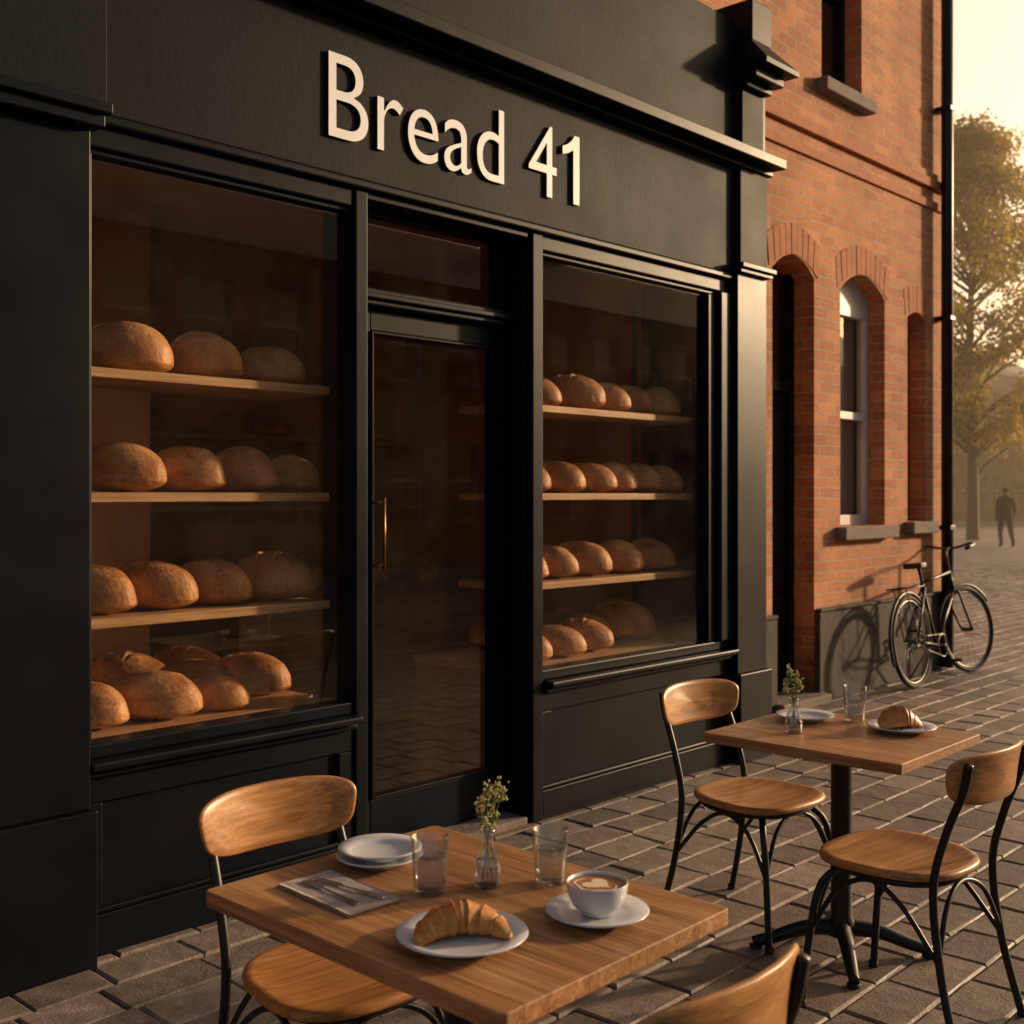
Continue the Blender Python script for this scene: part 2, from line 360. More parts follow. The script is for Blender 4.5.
def wall_holes(name, outer, holes, y_front, thick, mat, parent=None):
    cu=bpy.data.curves.new(name,'CURVE'); cu.dimensions='2D'; cu.fill_mode='BOTH'; cu.extrude=thick/2
    for pts in [outer]+holes:
        s=cu.splines.new('POLY'); s.points.add(len(pts)-1)
        for p,(x,z) in zip(s.points, pts): p.co=(x,z,0,1)
        s.use_cyclic_u=True
    o=bpy.data.objects.new(name+'_c',cu); COL.objects.link(o)
    dg=bpy.context.evaluated_depsgraph_get(); dg.update()
    me=bpy.data.meshes.new_from_object(o.evaluated_get(dg)); bpy.data.objects.remove(o)
    me.transform(Matrix.Translation((0,y_front+thick/2,0)) @ Matrix.Rotation(rad(90),4,'X'))
    me.materials.clear(); me.materials.append(mat); me.name=name
    me.polygons.foreach_set('use_smooth',[False]*len(me.polygons))
    return add(name, me, parent)
def arch(x0,x1,z0,z1,rise,n=12):
    pts=[(x0,z0),(x1,z0),(x1,z1)]
    if rise>0:
        for k in range(1,n):
            t=k/n; pts.append((x1+(x0-x1)*t, z1+rise*4*t*(1-t)))
    pts.append((x0,z1)); return pts

# ------------------------------------------------------------------ ground, paving, road
def sheet(name, x0,x1,y0,y1,z,mat): return add(name, mk(name,[(x0,y0,z),(x1,y0,z),(x1,y1,z),(x0,y1,z)],[(0,1,2,3)],mat))
sheet('ground', -400,400,-400,400,-0.02, M['ground'])
sheet('joint_bed', 0.2,26.2,-3.9,8.2,-0.0085, M['sand'])
V,F,T=[],[],[]
L,W=0.30,0.19; row=0; y=-3.85
while y<8.1:
    x=0.25-(row%2)*L*0.5+R.uniform(-0.03,0.03)
    while x<26:
        ln=L+R.uniform(-0.06,0.06)
        skip = (y>0.7 and x<9.4)
        if not skip:
            g=0.003; t=R.uniform(-0.002,0.002); tx=R.uniform(-0.0025,0.0025); ty=R.uniform(-0.002,0.002); b=len(V)
            x0,x1,y0,y1=x+g,x+ln-g,y+g,y+W-g; j=lambda: R.uniform(-0.003,0.003)
            cs=[(x0+j(),y0+j(),-1,-1),(x1+j(),y0+j(),1,-1),(x1+j(),y1+j(),1,1),(x0+j(),y1+j(),-1,1)]
            for cx,cy,sx,sy in cs: V.append((cx,cy,-0.03))
            for cx,cy,sx,sy in cs: V.append((cx,cy,-0.006+t+sx*tx+sy*ty))
            for cx,cy,sx,sy in cs:
                q_=R.uniform(0.005,0.011); V.append((cx-sx*q_,cy-sy*q_,t+sx*tx+sy*ty))
            for q in range(4):
                q2=(q+1)%4; F.append((b+q,b+q2,b+4+q2,b+4+q)); F.append((b+4+q,b+4+q2,b+8+q2,b+8+q))
            F.append((b+8,b+9,b+10,b+11)); T+= [min(1,max(0,R.gauss(0.5,0.27)))]*12
        x+=ln
    y+=W; row+=1
pv=mk('pavement',V,F,M['paver']); at=pv.attributes.new('tone','FLOAT','POINT'); at.data.foreach_set('value',T)
add('pavement',pv)
# road and kerb on the street side (behind the viewpoint)
sheet('road', -60,120,-10.6,-4.6,-0.012, M['asphalt'])
kb=empty('kerb')
for i in range(60):
    x=-10+i*0.92; box('kerb_stone_%d'%i, x, x+0.91, -4.62,-4.47,-0.1,0.004,M['kerb'],kb,0.01)

# ------------------------------------------------------------------ bakery shopfront
bk=empty('bakery_shop')
P=M['paint']; S=M['stucco']
def bx(n,*a,mat=P,bev=0.004): return box(n,*a,mat,bk,bev)
# left pilaster
bx('pilaster_left',0.9,1.80,-0.06,0.3,0.5,2.66)
bx('pilaster_left_plinth',0.88,1.812,-0.085,0.3,-0.03,0.498)
bx('pilaster_left_cap',0.88,1.822,-0.115,0.3,2.662,2.70)
bx('pilaster_left_cap_top',0.88,1.835,-0.14,0.3,2.702,2.735)
bx('pilaster_left_block',0.9,1.825,-0.12,0.3,2.737,3.36,mat=S)
# stall risers
def riser(tag,x0,x1):
    bx('riser_'+tag,x0,x1,0.02,0.12,-0.03,0.585)
    bx('riser_skirting_'+tag,x0,x1,-0.005,0.018,-0.03,0.135)
    bx('riser_skirting_bead_'+tag,x0,x1,-0.0,0.018,0.137,0.155,bev=0.006)
    bx('riser_rail_'+tag,x0,x1,0.0,0.018,0.50,0.585)
    bx('riser_stile_a_'+tag,x0,x0+0.07,0.0,0.018,0.157,0.498)
    bx('riser_stile_b_'+tag,x1-0.07,x1,0.0,0.018,0.157,0.498)
    bx('sill_lower_'+tag,x0,x1,-0.03,0.12,0.587,0.612,bev=0.008)
    bx('sill_'+tag,x0,x1,-0.065,0.12,0.614,0.642,bev=0.008)
    bx('bottom_frame_'+tag,x0,x1,0.0,0.10,0.644,0.69,bev=0.006)
riser('left',1.802,2.918); riser('right',4.032,5.62)
# window heads and jambs
bx('head_left',1.802,2.918,0.0,0.10,2.63,2.70,bev=0.006); bx('head_right',4.032,5.62,0.0,0.10,2.63,2.70,bev=0.006)
bx('bead_left',1.802,2.918,0.02,0.09,2.61,2.628); bx('bead_right',4.032,5.50,0.02,0.09,2.61,2.628)
bx('jamb_left',1.802,1.835,0.0,0.10,0.692,2.608)
bx('post_left',2.92,2.985,-0.01,0.20,-0.03,2.70,bev=0.008)
bx('post_right',3.955,4.03,-0.01,0.20,-0.03,2.70,bev=0.008)
bx('post_right_bead',3.937,3.953,0.02,0.2,-0.03,2.70)
bx('jamb_right_inner',5.42,5.50,0.01,0.10,0.692,2.608,bev=0.006)
bx('jamb_right',5.502,5.62,-0.02,0.10,0.692,2.628,bev=0.008)
bx('pilaster_right',5.622,5.93,-0.05,0.62,0.5,2.74)
bx('pilaster_right_return',5.932,6.0,0.0,0.62,-0.03,4.0)
bx('pilaster_right_plinth',5.615,5.95,-0.075,0.6,-0.03,0.498)
bx('pilaster_right_cap',5.61,5.95,-0.08,0.3,2.742,2.765); bx('pilaster_right_cap2',5.60,5.96,-0.10,0.3,2.767,2.795)
bx('pilaster_right_block',5.635,5.92,-0.06,0.3,2.797,3.33,mat=S)
# fascia
bx('fascia_moulding_low',1.827,5.62,-0.030,0.2,2.702,2.735,bev=0.008)
bx('fascia',1.827,5.633,-0.02,0.3,2.737,3.33,mat=S)
# cornice
for i,(z0,z1,yy) in enumerate([(3.332,3.362,-0.08),(3.364,3.42,-0.16)]):
    bx('cornice_%d'%i,0.86,5.955+0.012*i,yy,0.3,z0,z1,bev=0.005)
bx('parapet',0.9,5.70,0.02,0.3,3.422,4.19,mat=S)
bx('parapet_roof',0.9,5.98,0.32,0.62,3.9,4.0,mat=M['tile'])
bx('end_pier',5.702,5.93,-0.03,0.3,3.422,3.80,mat=S)
for i,(z0,z1,yy,xx) in enumerate([(3.802,3.84,-0.07,5.96),(3.842,3.90,-0.13,5.99)]):
    bx('console_%d'%i,5.69-0.008*i,xx,yy,0.3,z0,z1,bev=0.008)
# sloping hood and upper block of the console
V=[(5.68,-0.2,3.902),(6.04,-0.2,3.902),(6.04,0.3,3.902),(5.68,0.3,3.902),(5.68,-0.2,3.93),(6.04,-0.2,3.93),(6.04,0.3,3.93),(5.68,0.3,3.93),(5.72,-0.08,4.06),(5.94,-0.08,4.06),(5.94,0.3,4.06),(5.72,0.3,4.06)]
add('console_hood',mk('hood',V,[(3,2,1,0),(0,1,5,4),(1,2,6,5),(2,3,7,6),(3,0,4,7),(4,5,9,8),(5,6,10,9),(6,7,11,10),(7,4,8,11),(8,9,10,11)],P),bk)
bx('console_top',5.72,5.94,-0.08,0.3,4.062,4.30,bev=0.01)
# door
bx('threshold',2.987,3.935,0.0,0.3,-0.03,0.035,mat=M['stone'],bev=0.008)
bx('door_stile_left',3.0,3.12,0.14,0.185,0.04,2.27); bx('door_stile_right',3.84,3.935,0.14,0.185,0.04,2.27)
bx('door_bottom_rail',3.122,3.838,0.14,0.185,0.04,0.24); bx('door_top_rail',3.122,3.838,0.14,0.185,2.18,2.27)
for n_,a_ in (('l',(3.122,3.134,0.13,0.15,0.242,2.178)),('r',(3.826,3.838,0.13,0.15,0.242,2.178)),('b',(3.136,3.824,0.13,0.15,0.242,0.254)),('t',(3.136,3.824,0.13,0.15,2.166,2.178))): bx('door_bead_'+n_,*a_,bev=0.003)
bx('transom_bar',2.987,3.935,0.09,0.2,2.275,2.345,bev=0.008)
bx('transom_bar_drip',2.987,3.935,0.07,0.088,2.30,2.325,bev=0.006)
bx('transom_jamb_l',2.987,3.05,0.12,0.19,2.347,2.70); bx('transom_jamb_r',3.87,3.935,0.12,0.19,2.347,2.70)
bx('transom_head',3.052,3.868,0.12,0.19,2.655,2.70)
bx('door_lintel',2.987,3.935,0.0,0.118,2.672,2.70)
def pane(n,x0,x1,y,z0,z1,mat=M['glass'],par=bk): return add(n,mk(n,[(x0,y,z0),(x1,y,z0),(x1,y,z1),(x0,y,z1)],[(0,1,2,3)],mat),par)
pane('glass_left',1.835,2.92,0.05,0.69,2.62); pane('glass_right',4.03,5.42,0.05,0.69,2.62)
pane('glass_door',3.12,3.84,0.16,0.24,2.18); pane('glass_transom',3.05,3.87,0.16,2.345,2.656)
h_=tube('door_handle',[(3.155,0.09,1.19),(3.155,0.09,1.49)],0.006,M['brass'],bk,10,0)
for z_ in (1.21,1.47): tube('door_handle_mount',[(3.155,0.09,z_),(3.125,0.145,z_)],0.005,M['brass'],bk,8,0)
# interior room
IW=M['innerwall']
def ib(n,*a,mat=IW): return box(n,*a,mat,bk,0)
ib('inner_back_wall',0.95,5.99,3.0,3.1,0,2.9); ib('inner_side_a',0.95,1.05,0.3,3.0,0,2.9); ib('inner_side_b',5.88,5.98,0.63,3.0,0,2.9)
ib('inner_ceiling',0.9,5.99,0.3,3.1,2.9,3.0); ib('inner_floor',0.9,5.99,0.3,3.1,-0.03,0.02,mat=M['innerfloor'])
ib('inner_partition',1.06,2.9,1.5,1.56,0.02,2.9)
ib('counter',3.6,5.6,1.8,2.2,0.02,0.9,mat=M['shelf'])
ib('counter_top',3.55,5.65,1.75,2.25,0.902,0.94,mat=M['innerfloor'])
for z_ in (0.5,0.95,1.4,1.85,2.3): ib('back_shelf_%d'%int(z_*100),2.95,5.8,2.7,2.99,z_,z_+0.03,mat=M['shelf'])
# display shelving
for tag,x0,x1 in (('left',1.84,2.92),('right',4.03,5.50)):
    sh=empty('bread_shelves' )
    for k,z_ in enumerate((1.90,1.475,1.045)):
        box('board_%d'%k,x0,x1,0.15,0.55,z_,z_+0.034,M['shelf'],sh,0.003)
    box('base_board',x0-0.03,x1-(0.005 if tag=='left' else 0.1),0.102,0.85,0.655,0.688,M['shelf'],sh,0.003)
    box('base_carcass',x0-0.02,x1-0.12,0.13,0.84,0.02,0.653,M['innerfloor'],sh,0.0)
    if tag=='right': box('upright',x1-0.032,x1-0.008,0.552,0.576,0.69,2.6,M['dark'],sh,0.0)

# sign letters
tc=bpy.data.curves.new('sign','FONT'); tc.body='Bread 4'; tc.extrude=0.02; tc.offset=-0.006; tc.space_character=1.02
to=bpy.data.objects.new('tmp',tc); COL.objects.link(to)
dg=bpy.context.evaluated_depsgraph_get(); dg.update()
tm=bpy.data.meshes.new_from_object(to.evaluated_get(dg)); bpy.data.objects.remove(to)
xs=[v.co.x for v in tm.vertices]; ys=[v.co.y for v in tm.vertices]
sx=1.325/(max(xs)-min(xs)); sy=0.33/(max(ys)-min(ys))
tm.transform(Matrix.Translation((2.77,-0.0272,2.865)) @ Matrix.Rotation(rad(90),4,'X') @ Matrix.Diagonal((sx,sy,0.35,1)) @ Matrix.Translation((-min(xs),-min(ys),0)))
def one():
    pts=[(4.216,2.870),(4.260,2.870),(4.260,3.192),(4.224,3.192),(4.205,3.165),(4.175,3.143),(4.138,3.128),(4.138,3.090),(4.18,3.103),(4.216,3.124)]
    n=len(pts); V=[(x,-0.0342,z) for x,z in pts]+[(x,-0.0203,z) for x,z in pts]
    return V,[tuple(range(n)),tuple(range(n,2*n))[::-1]]+[(k,n+k,n+(k+1)%n,(k+1)%n) for k in range(n)]
bm=bmesh.new(); bm.from_mesh(tm); v1,f1=one(); vs=[bm.verts.new(v) for v in v1]
for f in f1: bm.faces.new([vs[i] for i in f])
bm.normal_update(); bm.to_mesh(tm); bm.free()
tm.materials.clear(); tm.materials.append(M['letter']); tm.materials.append(M['letterside'])
for p in tm.polygons:
    p.use_smooth=False; p.material_index = 0 if abs(p.normal.y) > 0.7 else 1
add('shop_sign',tm)

# ------------------------------------------------------------------ brick building
bb=empty('brick_house')
YF=0.63; B=M['brick']
holes=[arch(7.15,7.74,-0.02,3.08,0.13), arch(8.14,8.89,1.26,3.06,0.15), arch(9.31,9.66,1.28,2.98,0.05), arch(7.85,8.49,4.56,6.4,0.0)]
wall_holes('front_wall',[(6.0,-0.03),(10.0,-0.03),(10.0,8.4),(-7,8.4),(-7,-0.03),(0.85,-0.03),(0.85,3.6),(6.0,3.6)],holes,YF,0.24,B,bb)
box('side_wall',9.76,10.0,YF+0.242,9,-0.03,8.4,B,bb,0); box('rear_wall',-7,10,9.0,9.2,-0.03,8.4,B,bb,0)
box('far_side_wall',-7.0,-6.8,YF+0.242,9,-0.03,8.4,B,bb,0)
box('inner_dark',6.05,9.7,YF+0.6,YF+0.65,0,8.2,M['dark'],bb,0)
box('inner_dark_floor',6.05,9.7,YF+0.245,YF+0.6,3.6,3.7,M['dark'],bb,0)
box('eaves',-7.2,10.15,YF-0.25,YF,8.25,8.4,M['whitewood'],bb)
add('roof',mk('roof',[(-7.2,YF-0.3,8.42),(10.2,YF-0.3,8.42),(10.2,9.4,8.42),(-7.2,9.4,8.42),(-7.2,4.8,11),(10.2,4.8,11)],[(0,1,5,4),(2,3,4,5),(1,2,5),(3,0,4),(3,2,1,0)],M['tile']),bb)
# plinth segments
for i,(a,b_) in enumerate(((6.0,7.148),(7.742,10.02))):
    box('plinth_%d'%i,a,b_,YF-0.045,YF-0.002,-0.03,0.64,M['plinth'],bb,0.01)
    box('plinth_cap_%d'%i,a,b_,YF-0.055,YF-0.002,0.642,0.67,M['plinth'],bb,0.012)
# sills
for x0,x1,z in ((8.06,8.97,1.26),(9.24,9.74,1.28),(7.77,8.57,4.56)):
    box('sill',x0,x1,YF-0.09,YF+0.10,z-0.10,z-0.002,M['stone'],bb,0.01)
# string courses
box('string_course',6.02,10.03,YF-0.04,YF-0.002,4.12,4.20,M['archbrick'],bb,0.006)
box('string_course_low',6.02,10.02,YF-0.022,YF-0.002,3.95,4.02,M['archbrick'],bb,0.006)
box('string_course_top',6.02,10.02,YF-0.022,YF-0.002,4.202,4.26,M['brick'],bb,0.004)
# arch bricks
def voussoirs(x0,x1,z1,rise,tag):
    n=int((x1-x0+0.16)/0.078); V,F=[],[]
    for k in range(n):
        def pt(t,h):
            xx=(x0-0.05)+(x1-x0+0.10)*t; base=z1+rise*4*t*(1-t)
            tilt=(t-0.5)*0.28
            return (xx+tilt*h, base+h)
        a=(k+0.06)/n; c=(k+0.94)/n; h0,h1=0.004,0.225+R.uniform(-0.003,0.003); yf=YF-0.005+R.uniform(-0.002,0.002)
        q=[pt(a,h0),pt(c,h0),pt(c,h1),pt(a,h1)]; b=len(V)
        V+=[(x,yf,z) for x,z in q]+[(x,YF+0.05,z) for x,z in q]
        F+=[(b,b+1,b+2,b+3),(b,b+4,b+5,b+1),(b+1,b+5,b+6,b+2),(b+2,b+6,b+7,b+3),(b+3,b+7,b+4,b)]
    o=add('arch_'+tag,mk('arch',V,F,M['archbrick']),bb)
voussoirs(7.15,7.74,3.08,0.13,'door'); voussoirs(8.14,8.89,3.06,0.15,'window'); voussoirs(9.31,9.66,2.98,0.05,'window2')
# windows: sash frames in reveal
def sash(x0,x1,z0,z1,mat,yy=YF+0.14,tag='w',mid=True):
    f=0.06
    box('frame_'+tag,x0,x0+f,yy,yy+0.07,z0,z1,mat,bb,0.004); box('frame_'+tag,x1-f,x1,yy,yy+0.07,z0,z1,mat,bb,0.004)
    box('frame_'+tag,x0+f+.001,x1-f-.001,yy,yy+0.07,z0,z0+0.08,mat,bb,0.004); box('frame_'+tag,x0+f+.001,x1-f-.001,yy,yy+0.07,z1-0.3,z1,mat,bb,0.004)
    zm=(z0+z1-0.22)/2
    if mid: box('meeting_rail_'+tag,x0+f+.001,x1-f-.001,yy-0.01,yy+0.06,zm-0.03,zm+0.03,mat,bb,0.004)
    pane('pane_'+tag,x0+f,x1-f,yy+0.04,z0+0.08,z1-0.3,M['glass2'],bb)
sash(8.141,8.889,1.262,3.21,M['whitewood'],tag='ground'); sash(9.311,9.659,1.282,3.04,M['paint'],tag='side')
sash(7.851,8.489,4.562,6.39,M['paint'],tag='upper')
box('curtain',8.2,8.83,YF+0.24,YF+0.25,1.3,3.0,M['linen'],bb,0)
# house door
yy=YF+0.16
box('house_door_frame',7.151,7.21,yy,yy+0.08,0,3.2,P,bb); box('house_door_frame',7.68,7.739,yy,yy+0.08,0,3.2,P,bb)
box('house_door_leaf',7.212,7.678,yy+0.03,yy+0.08,0.06,2.25,P,bb); box('house_door_transom',7.212,7.678,yy,yy+0.08,2.252,2.33,P,bb)
for z0,z1 in ((0.2,0.75),(0.85,1.35),(1.45,2.1)): box('house_door_panel',7.27,7.62,yy+0.015,yy+0.029,z0,z1,P,bb,0.008)
pane('house_door_fanlight',7.212,7.678,yy+0.05,2.33,3.1,M['glass2'],bb)
box('door_step',7.1,7.79,YF-0.12,YF+0.24,-0.03,0.06,M['stone'],bb,0.015)
tube('drainpipe',[(9.9,YF-0.09,0.02),(9.9,YF-0.09,8.25)],0.05,M['blackmetal'],bb,14,0)
for z_ in (1.2,3.0,4.8,6.6): box('pipe_bracket',9.85,9.95,YF-0.142,YF-0.001,z_,z_+0.04,M['blackmetal'],bb,0.004)

# ------------------------------------------------------------------ terrace opposite (seen reflected) and distant buildings
def terrace(name,x0,x1,yf,h,mat,facing=1,depth=8,ridge=2.2,step=3.2,rows=((1.0,2.6),(3.9,5.3))):
    e=empty(name); hol=[]; x=x0+0.8
    while x<x1-1.4:
        for z0,z1 in rows:
            if z1<h-0.3: hol.append(arch(x,x+1.0,z0,z1,0.0))
        x+=step*0.5+R.uniform(-0.1,0.1)
    y0=yf-0.3 if facing>0 else yf
    wall_holes('wall',[(x0,-0.05),(x1,-0.05),(x1,h),(x0,h)],hol,y0,0.3,mat,e)
    yb=yf-depth if facing>0 else yf+depth
    ys=sorted((yf-facing*0.31,yb))
    box('side_a',x0,x0+0.3,ys[0],ys[1],-0.05,h,mat,e,0); box('side_b',x1-0.3,x1,ys[0],ys[1],-0.05,h,mat,e,0)
    d0=yf-facing*0.75; box('inside',x0+.31,x1-.31,min(d0,d0-facing*.1),max(d0,d0-facing*.1),0,h-0.1,M['dark'],e,0)
    for hp in hol:
        a,b_=hp[0][0],hp[1][0]; z0,z1=hp[0][1],hp[2][1]; yg=yf-facing*0.16
        pane('pane',a,b_,yg,z0,z1,M['glass2'],e)
        yq=sorted((yg+facing*0.005,yg+facing*0.05))
        box('sash',a,b_,yq[0],yq[1],(z0+z1)/2-0.03,(z0+z1)/2+0.03,M['whitewood'],e,0)
        box('sash',a,a+0.06,yq[0],yq[1],z0,(z0+z1)/2-0.031,M['whitewood'],e,0); box('sash',b_-0.06,b_,yq[0],yq[1],z0,(z0+z1)/2-0.031,M['whitewood'],e,0)
        yq=sorted((yf+facing*0.002,yf+facing*0.09)); box('sill',a-0.08,b_+0.08,yq[0],yq[1],z0-0.1,z0,M['stone'],e,0)
    ym=(yf+yb)/2
    ya,yc=yf+facing*0.25,yb-facing*0.2
    add('roof',mk('roof',[(x0-.2,ya,h+.01),(x1+.2,ya,h+.01),(x1+.2,yc,h+.01),(x0-.2,yc,h+.01),(x0-.2,ym,h+ridge),(x1+.2,ym,h+ridge)],[(0,1,5,4),(2,3,4,5),(1,2,5),(3,0,4),(3,2,1,0)],M['tile']),e)
    for cx in (x0+2,(x0+x1)/2): box('chimney',cx,cx+1.1,ym-0.3,ym+0.3,h+ridge-0.6,h+ridge+0.6,mat,e,0)
    return e
terrace('brick_terrace',2,46,-14.0,5.9,M['brick2'],1)
terrace('brick_terrace',66,90,24.0,9.0,M['brick2'],-1,10,2.5,rows=((1,2.6),(3.9,5.5),(6.5,7.9)))
# gable-on building closing the street
def block(name,x,y0,y1,h,mat):
    e=empty(name)
    o=wall_holes('wall',[(y0,-0.05),(y1,-0.05),(y1,h),(y0,h)],[arch(yy_,yy_+1.0,z,z+1.6,0.15) for yy_ in [y0+1+2.3*k for k in range(int((y1-y0-2)/2.3)+1)] for z in (1.1,4.2,7.2) if z+2<h],0,0.3,mat,e)
    o.data.transform(Matrix.Translation((x,0,0)) @ Matrix.Rotation(rad(-90),4,'Z') @ Matrix.Diagonal((-1,1,1,1)))
    o.data.flip_normals()
    box('inside',x+0.4,x+8,y0+0.05,y1-0.05,0,h-0.02,M['dark'],e,0)
    add('roof',mk('roof',[(x-.3,y0,h),(x+8,y0,h),(x+8,y1,h),(x-.3,y1,h),(x+4,y0,h+2.6),(x+4,y1,h+2.6)],[(0,3,5,4),(1,4,5,2),(0,4,1),(3,2,5),(0,1,2,3)],M['tile']),e)
    box('chimney',x+3,x+4,(y0+y1)/2,(y0+y1)/2+1.2,h+1,h+3.4,mat,e,0)
block('distant_townhouse',78,6,23.5,8.6,M['brick'])

# ------------------------------------------------------------------ trees
def tree(name,loc,H,crown_r,z0,seed,nclump=85,nleaf=170,ls=0.17):
    rr=random.Random(seed); e=empty(name,loc)
    pl=[]
    trunk=catmull([(0,0,-0.1),(0.08,0.03,H*0.2),(-0.05,0.1,H*0.45),(0.08,0,H*0.75),(0,0,H*0.93)],8)
    n=len(trunk); pl.append((trunk,[0.22*(1-0.92*(i/(n-1))**0.9)+0.01 for i in range(n)],False))
    cl=[]
    for k in range(nclump):
        t=rr.random(); z=z0+(H-z0)*t
        prof=math.sin(math.pi*min(1,0.12+0.88*t)**0.8)**0.7*crown_r if t<0.98 else 0.3
        a=rr.uniform(0,2*math.pi); q=prof*math.sqrt(rr.uniform(0.05,1)); q*=rr.uniform(0.75,1.12)
        cl.append(Vector((q*math.cos(a),q*math.sin(a),z)))
    for c in cl:
        if rr.random()<0.5:
            zb=max(z0*0.6,c.z-0.35*math.hypot(c.x,c.y)-0.6); b0=Vector((0,0,zb)); m=(b0+c)/2+Vector((0,0,0.15))
            pts=catmull([b0,m,c],5); k=len(pts); pl.append((pts,[0.06*(1-i/k)+0.01 for i in range(k)],False))
    tubes('trunk_and_limbs',pl,M['bark'],e,7)
    V,F,T=[],[],[]
    for c in cl:
        cr=rr.uniform(0.4,0.95); tone=rr.random()
        for _ in range(int(nleaf*cr/0.6)):
            d=Vector((rr.gauss(0,1),rr.gauss(0,1),rr.gauss(0,0.75))); d=d.normalized()*cr*rr.random()**0.45
            p=c+d; s=ls*rr.uniform(0.5,1.15)
            u=Vector((rr.gauss(0,1),rr.gauss(0,1),rr.gauss(0,1))).normalized(); w=u.orthogonal().normalized(); w=Matrix.Rotation(rr.uniform(0,6.28),3,u)@w; x=u.cross(w)
            b=len(V); V+=[p-w*s*.5,p+x*s*.3,p+w*s*.55,p-x*s*.3]; F.append((b,b+1,b+2,b+3)); tt=min(1,max(0,tone*0.6+rr.random()*0.4)); T+=[tt]*4
    me=mk('foliage',V,F,M['leaf']); a=me.attributes.new('tone','FLOAT','POINT'); a.data.foreach_set('value',T); add('foliage',me,e)
tree('street_tree',(39.6,12.0,0),14.0,3.5,3.4,3,200,190,0.18)
tree('street_tree',(60,22.5,0),10,3.0,3.0,9,70,140,0.22)
tree('street_tree',(66,17.5,0),8,2.6,2.0,11,70,140,0.22)

# ------------------------------------------------------------------ bread
def loaf_mesh(i):
    rr=random.Random(100+i); bm=bmesh.new(); bmesh.ops.create_icosphere(bm,subdivisions=6,radius=1)
    kind=i%3
    a=0.180 if kind!=1 else 0.168; b=0.106 if kind!=1 else 0.112; c=0.136
    off=Vector((rr.random()*9,rr.random()*9,rr.random()*9)); sc=[]; rd=[]
    if kind==0: cuts=[((-0.13,-0.030),(0.13,0.010),0.024)]
    elif kind==1: cuts=[((-0.13,-0.05),(0.08,-0.035),0.015),((-0.07,0.015),(0.13,0.030),0.015)]
    else: cuts=[((-0.13+0.07*k,-0.06),(-0.055+0.07*k,0.06),0.013) for k in range(3)]
    for v in bm.verts:
        p=v.co.copy(); pz=abs(p.z)**0.9
        q=Vector((p.x*a,p.y*b,pz*c if p.z>0 else -pz*0.042))
        q*=1+0.045*noise.noise(p*1.2+off)+0.012*noise.noise(p*4+off)+0.005*noise.noise(p*12+off)
        s=0; r_=0
        if p.z>0.15:
            for (x0,y0),(x1,y1),w in cuts:
                d=Vector((x1-x0,y1-y0)); L_=d.length; d/=L_; r=Vector((q.x-x0,q.y-y0)); t=r.dot(d)/L_
                if -0.05<t<1.05:
                    e=r.x*(-d.y)+r.y*d.x-0.012*math.sin(t*math.pi); e+=0.005*noise.noise(Vector((t*6,i,0)))
                    fade=max(0,min(1,min(t+0.05,1.05-t)*6)); ww=w*(0.45+0.55*math.sin(max(0,min(1,t))*math.pi))
                    g=math.exp(-(e/ww)**2); h1=math.exp(-((e-ww*1.3)/(ww*0.42))**2)*fade; h2=math.exp(-((e+ww*1.3)/(ww*0.42))**2)*fade
                    q.z-=0.008*g*fade
                    q.z+=0.007*h1+0.003*h2
                    s=max(s,g*fade*(0.75+0.25*math.sin(t*40+e*300))); r_=max(r_,h1,h2*0.6)
        v.co=q; sc.append(s); rd.append(r_)
    zmin=min(v.co.z for v in bm.verts)
    for v in bm.verts: v.co.z-=zmin
    me=bpy.data.meshes.new('bread_loaf'); bm.to_mesh(me); bm.free(); me.materials.append(M['bread'])
    me.polygons.foreach_set('use_smooth',[True]*len(me.polygons))
    at=me.attributes.new('score','FLOAT','POINT'); at.data.foreach_set('value',sc)
    at=me.attributes.new('ridge','FLOAT','POINT'); at.data.foreach_set('value',rd); return me
LM=[loaf_mesh(i) for i in range(6)]
def loaf(x,y,z,rot,s=1.0,k=None,sh=1.0):
    o=add('bread_loaf',LM[R.randrange(6) if k is None else k],None,(x,y,z),(0,0,rad(rot+R.choice((0,180))))); o.scale=(s,s,s*sh); return o
z1,z2,z3,z4=1.934,1.509,1.079,0.688
for x,k,s in ((2.13,0,.97),(2.45,1,.92),(2.75,3,.82)): loaf(x,0.33,z1,R.uniform(-42,-30),s,k,1.12)
for x,k,s in ((2.11,3,.93),(2.37,0,.88),(2.62,4,.90),(2.86,1,.74)): loaf(x,0.33,z2,R.uniform(-52,-44),s,k,1.12)
for x,k,s in ((2.00,0,.90),(2.24,3,.93),(2.49,0,.90),(2.77,5,.98)): loaf(x,0.33,z3,R.uniform(-52,-44),s,k,1.10)
for x,y,k,r,s in ((1.95,0.30,0,-50,.92),(2.21,0.28,3,-42,1.0),(2.46,0.26,0,-45,.74),(2.50,0.47,3,-45,.96),(2.75,0.46,0,-42,.96),(2.03,0.66,1,-40,1.0),(2.34,0.72,5,-35,1.05),(2.64,0.76,5,-40,1.0)): loaf(x,y,z4,r,s,k)
for x,k,s in ((4.34,4,.84),(4.62,2,1.02),(4.88,3,.88),(5.09,0,.88),(5.36,1,.90)): loaf(x,0.33,z1,R.uniform(-55,-45),s,k,1.06)
for x,k,s in ((4.26,1,.84),(4.51,0,.88),(4.76,3,.88),(4.96,4,.88),(5.17,0,.90),(5.40,4,.84)): loaf(x,0.33,z2,R.uniform(-58,-48),s,k,1.05)
for x,k,s in ((4.22,0,.86),(4.44,3,.90),(4.70,0,.98),(5.00,4,.96),(5.30,1,.94)): loaf(x,0.33,z3,R.uniform(-55,-45),s,k,1.04)
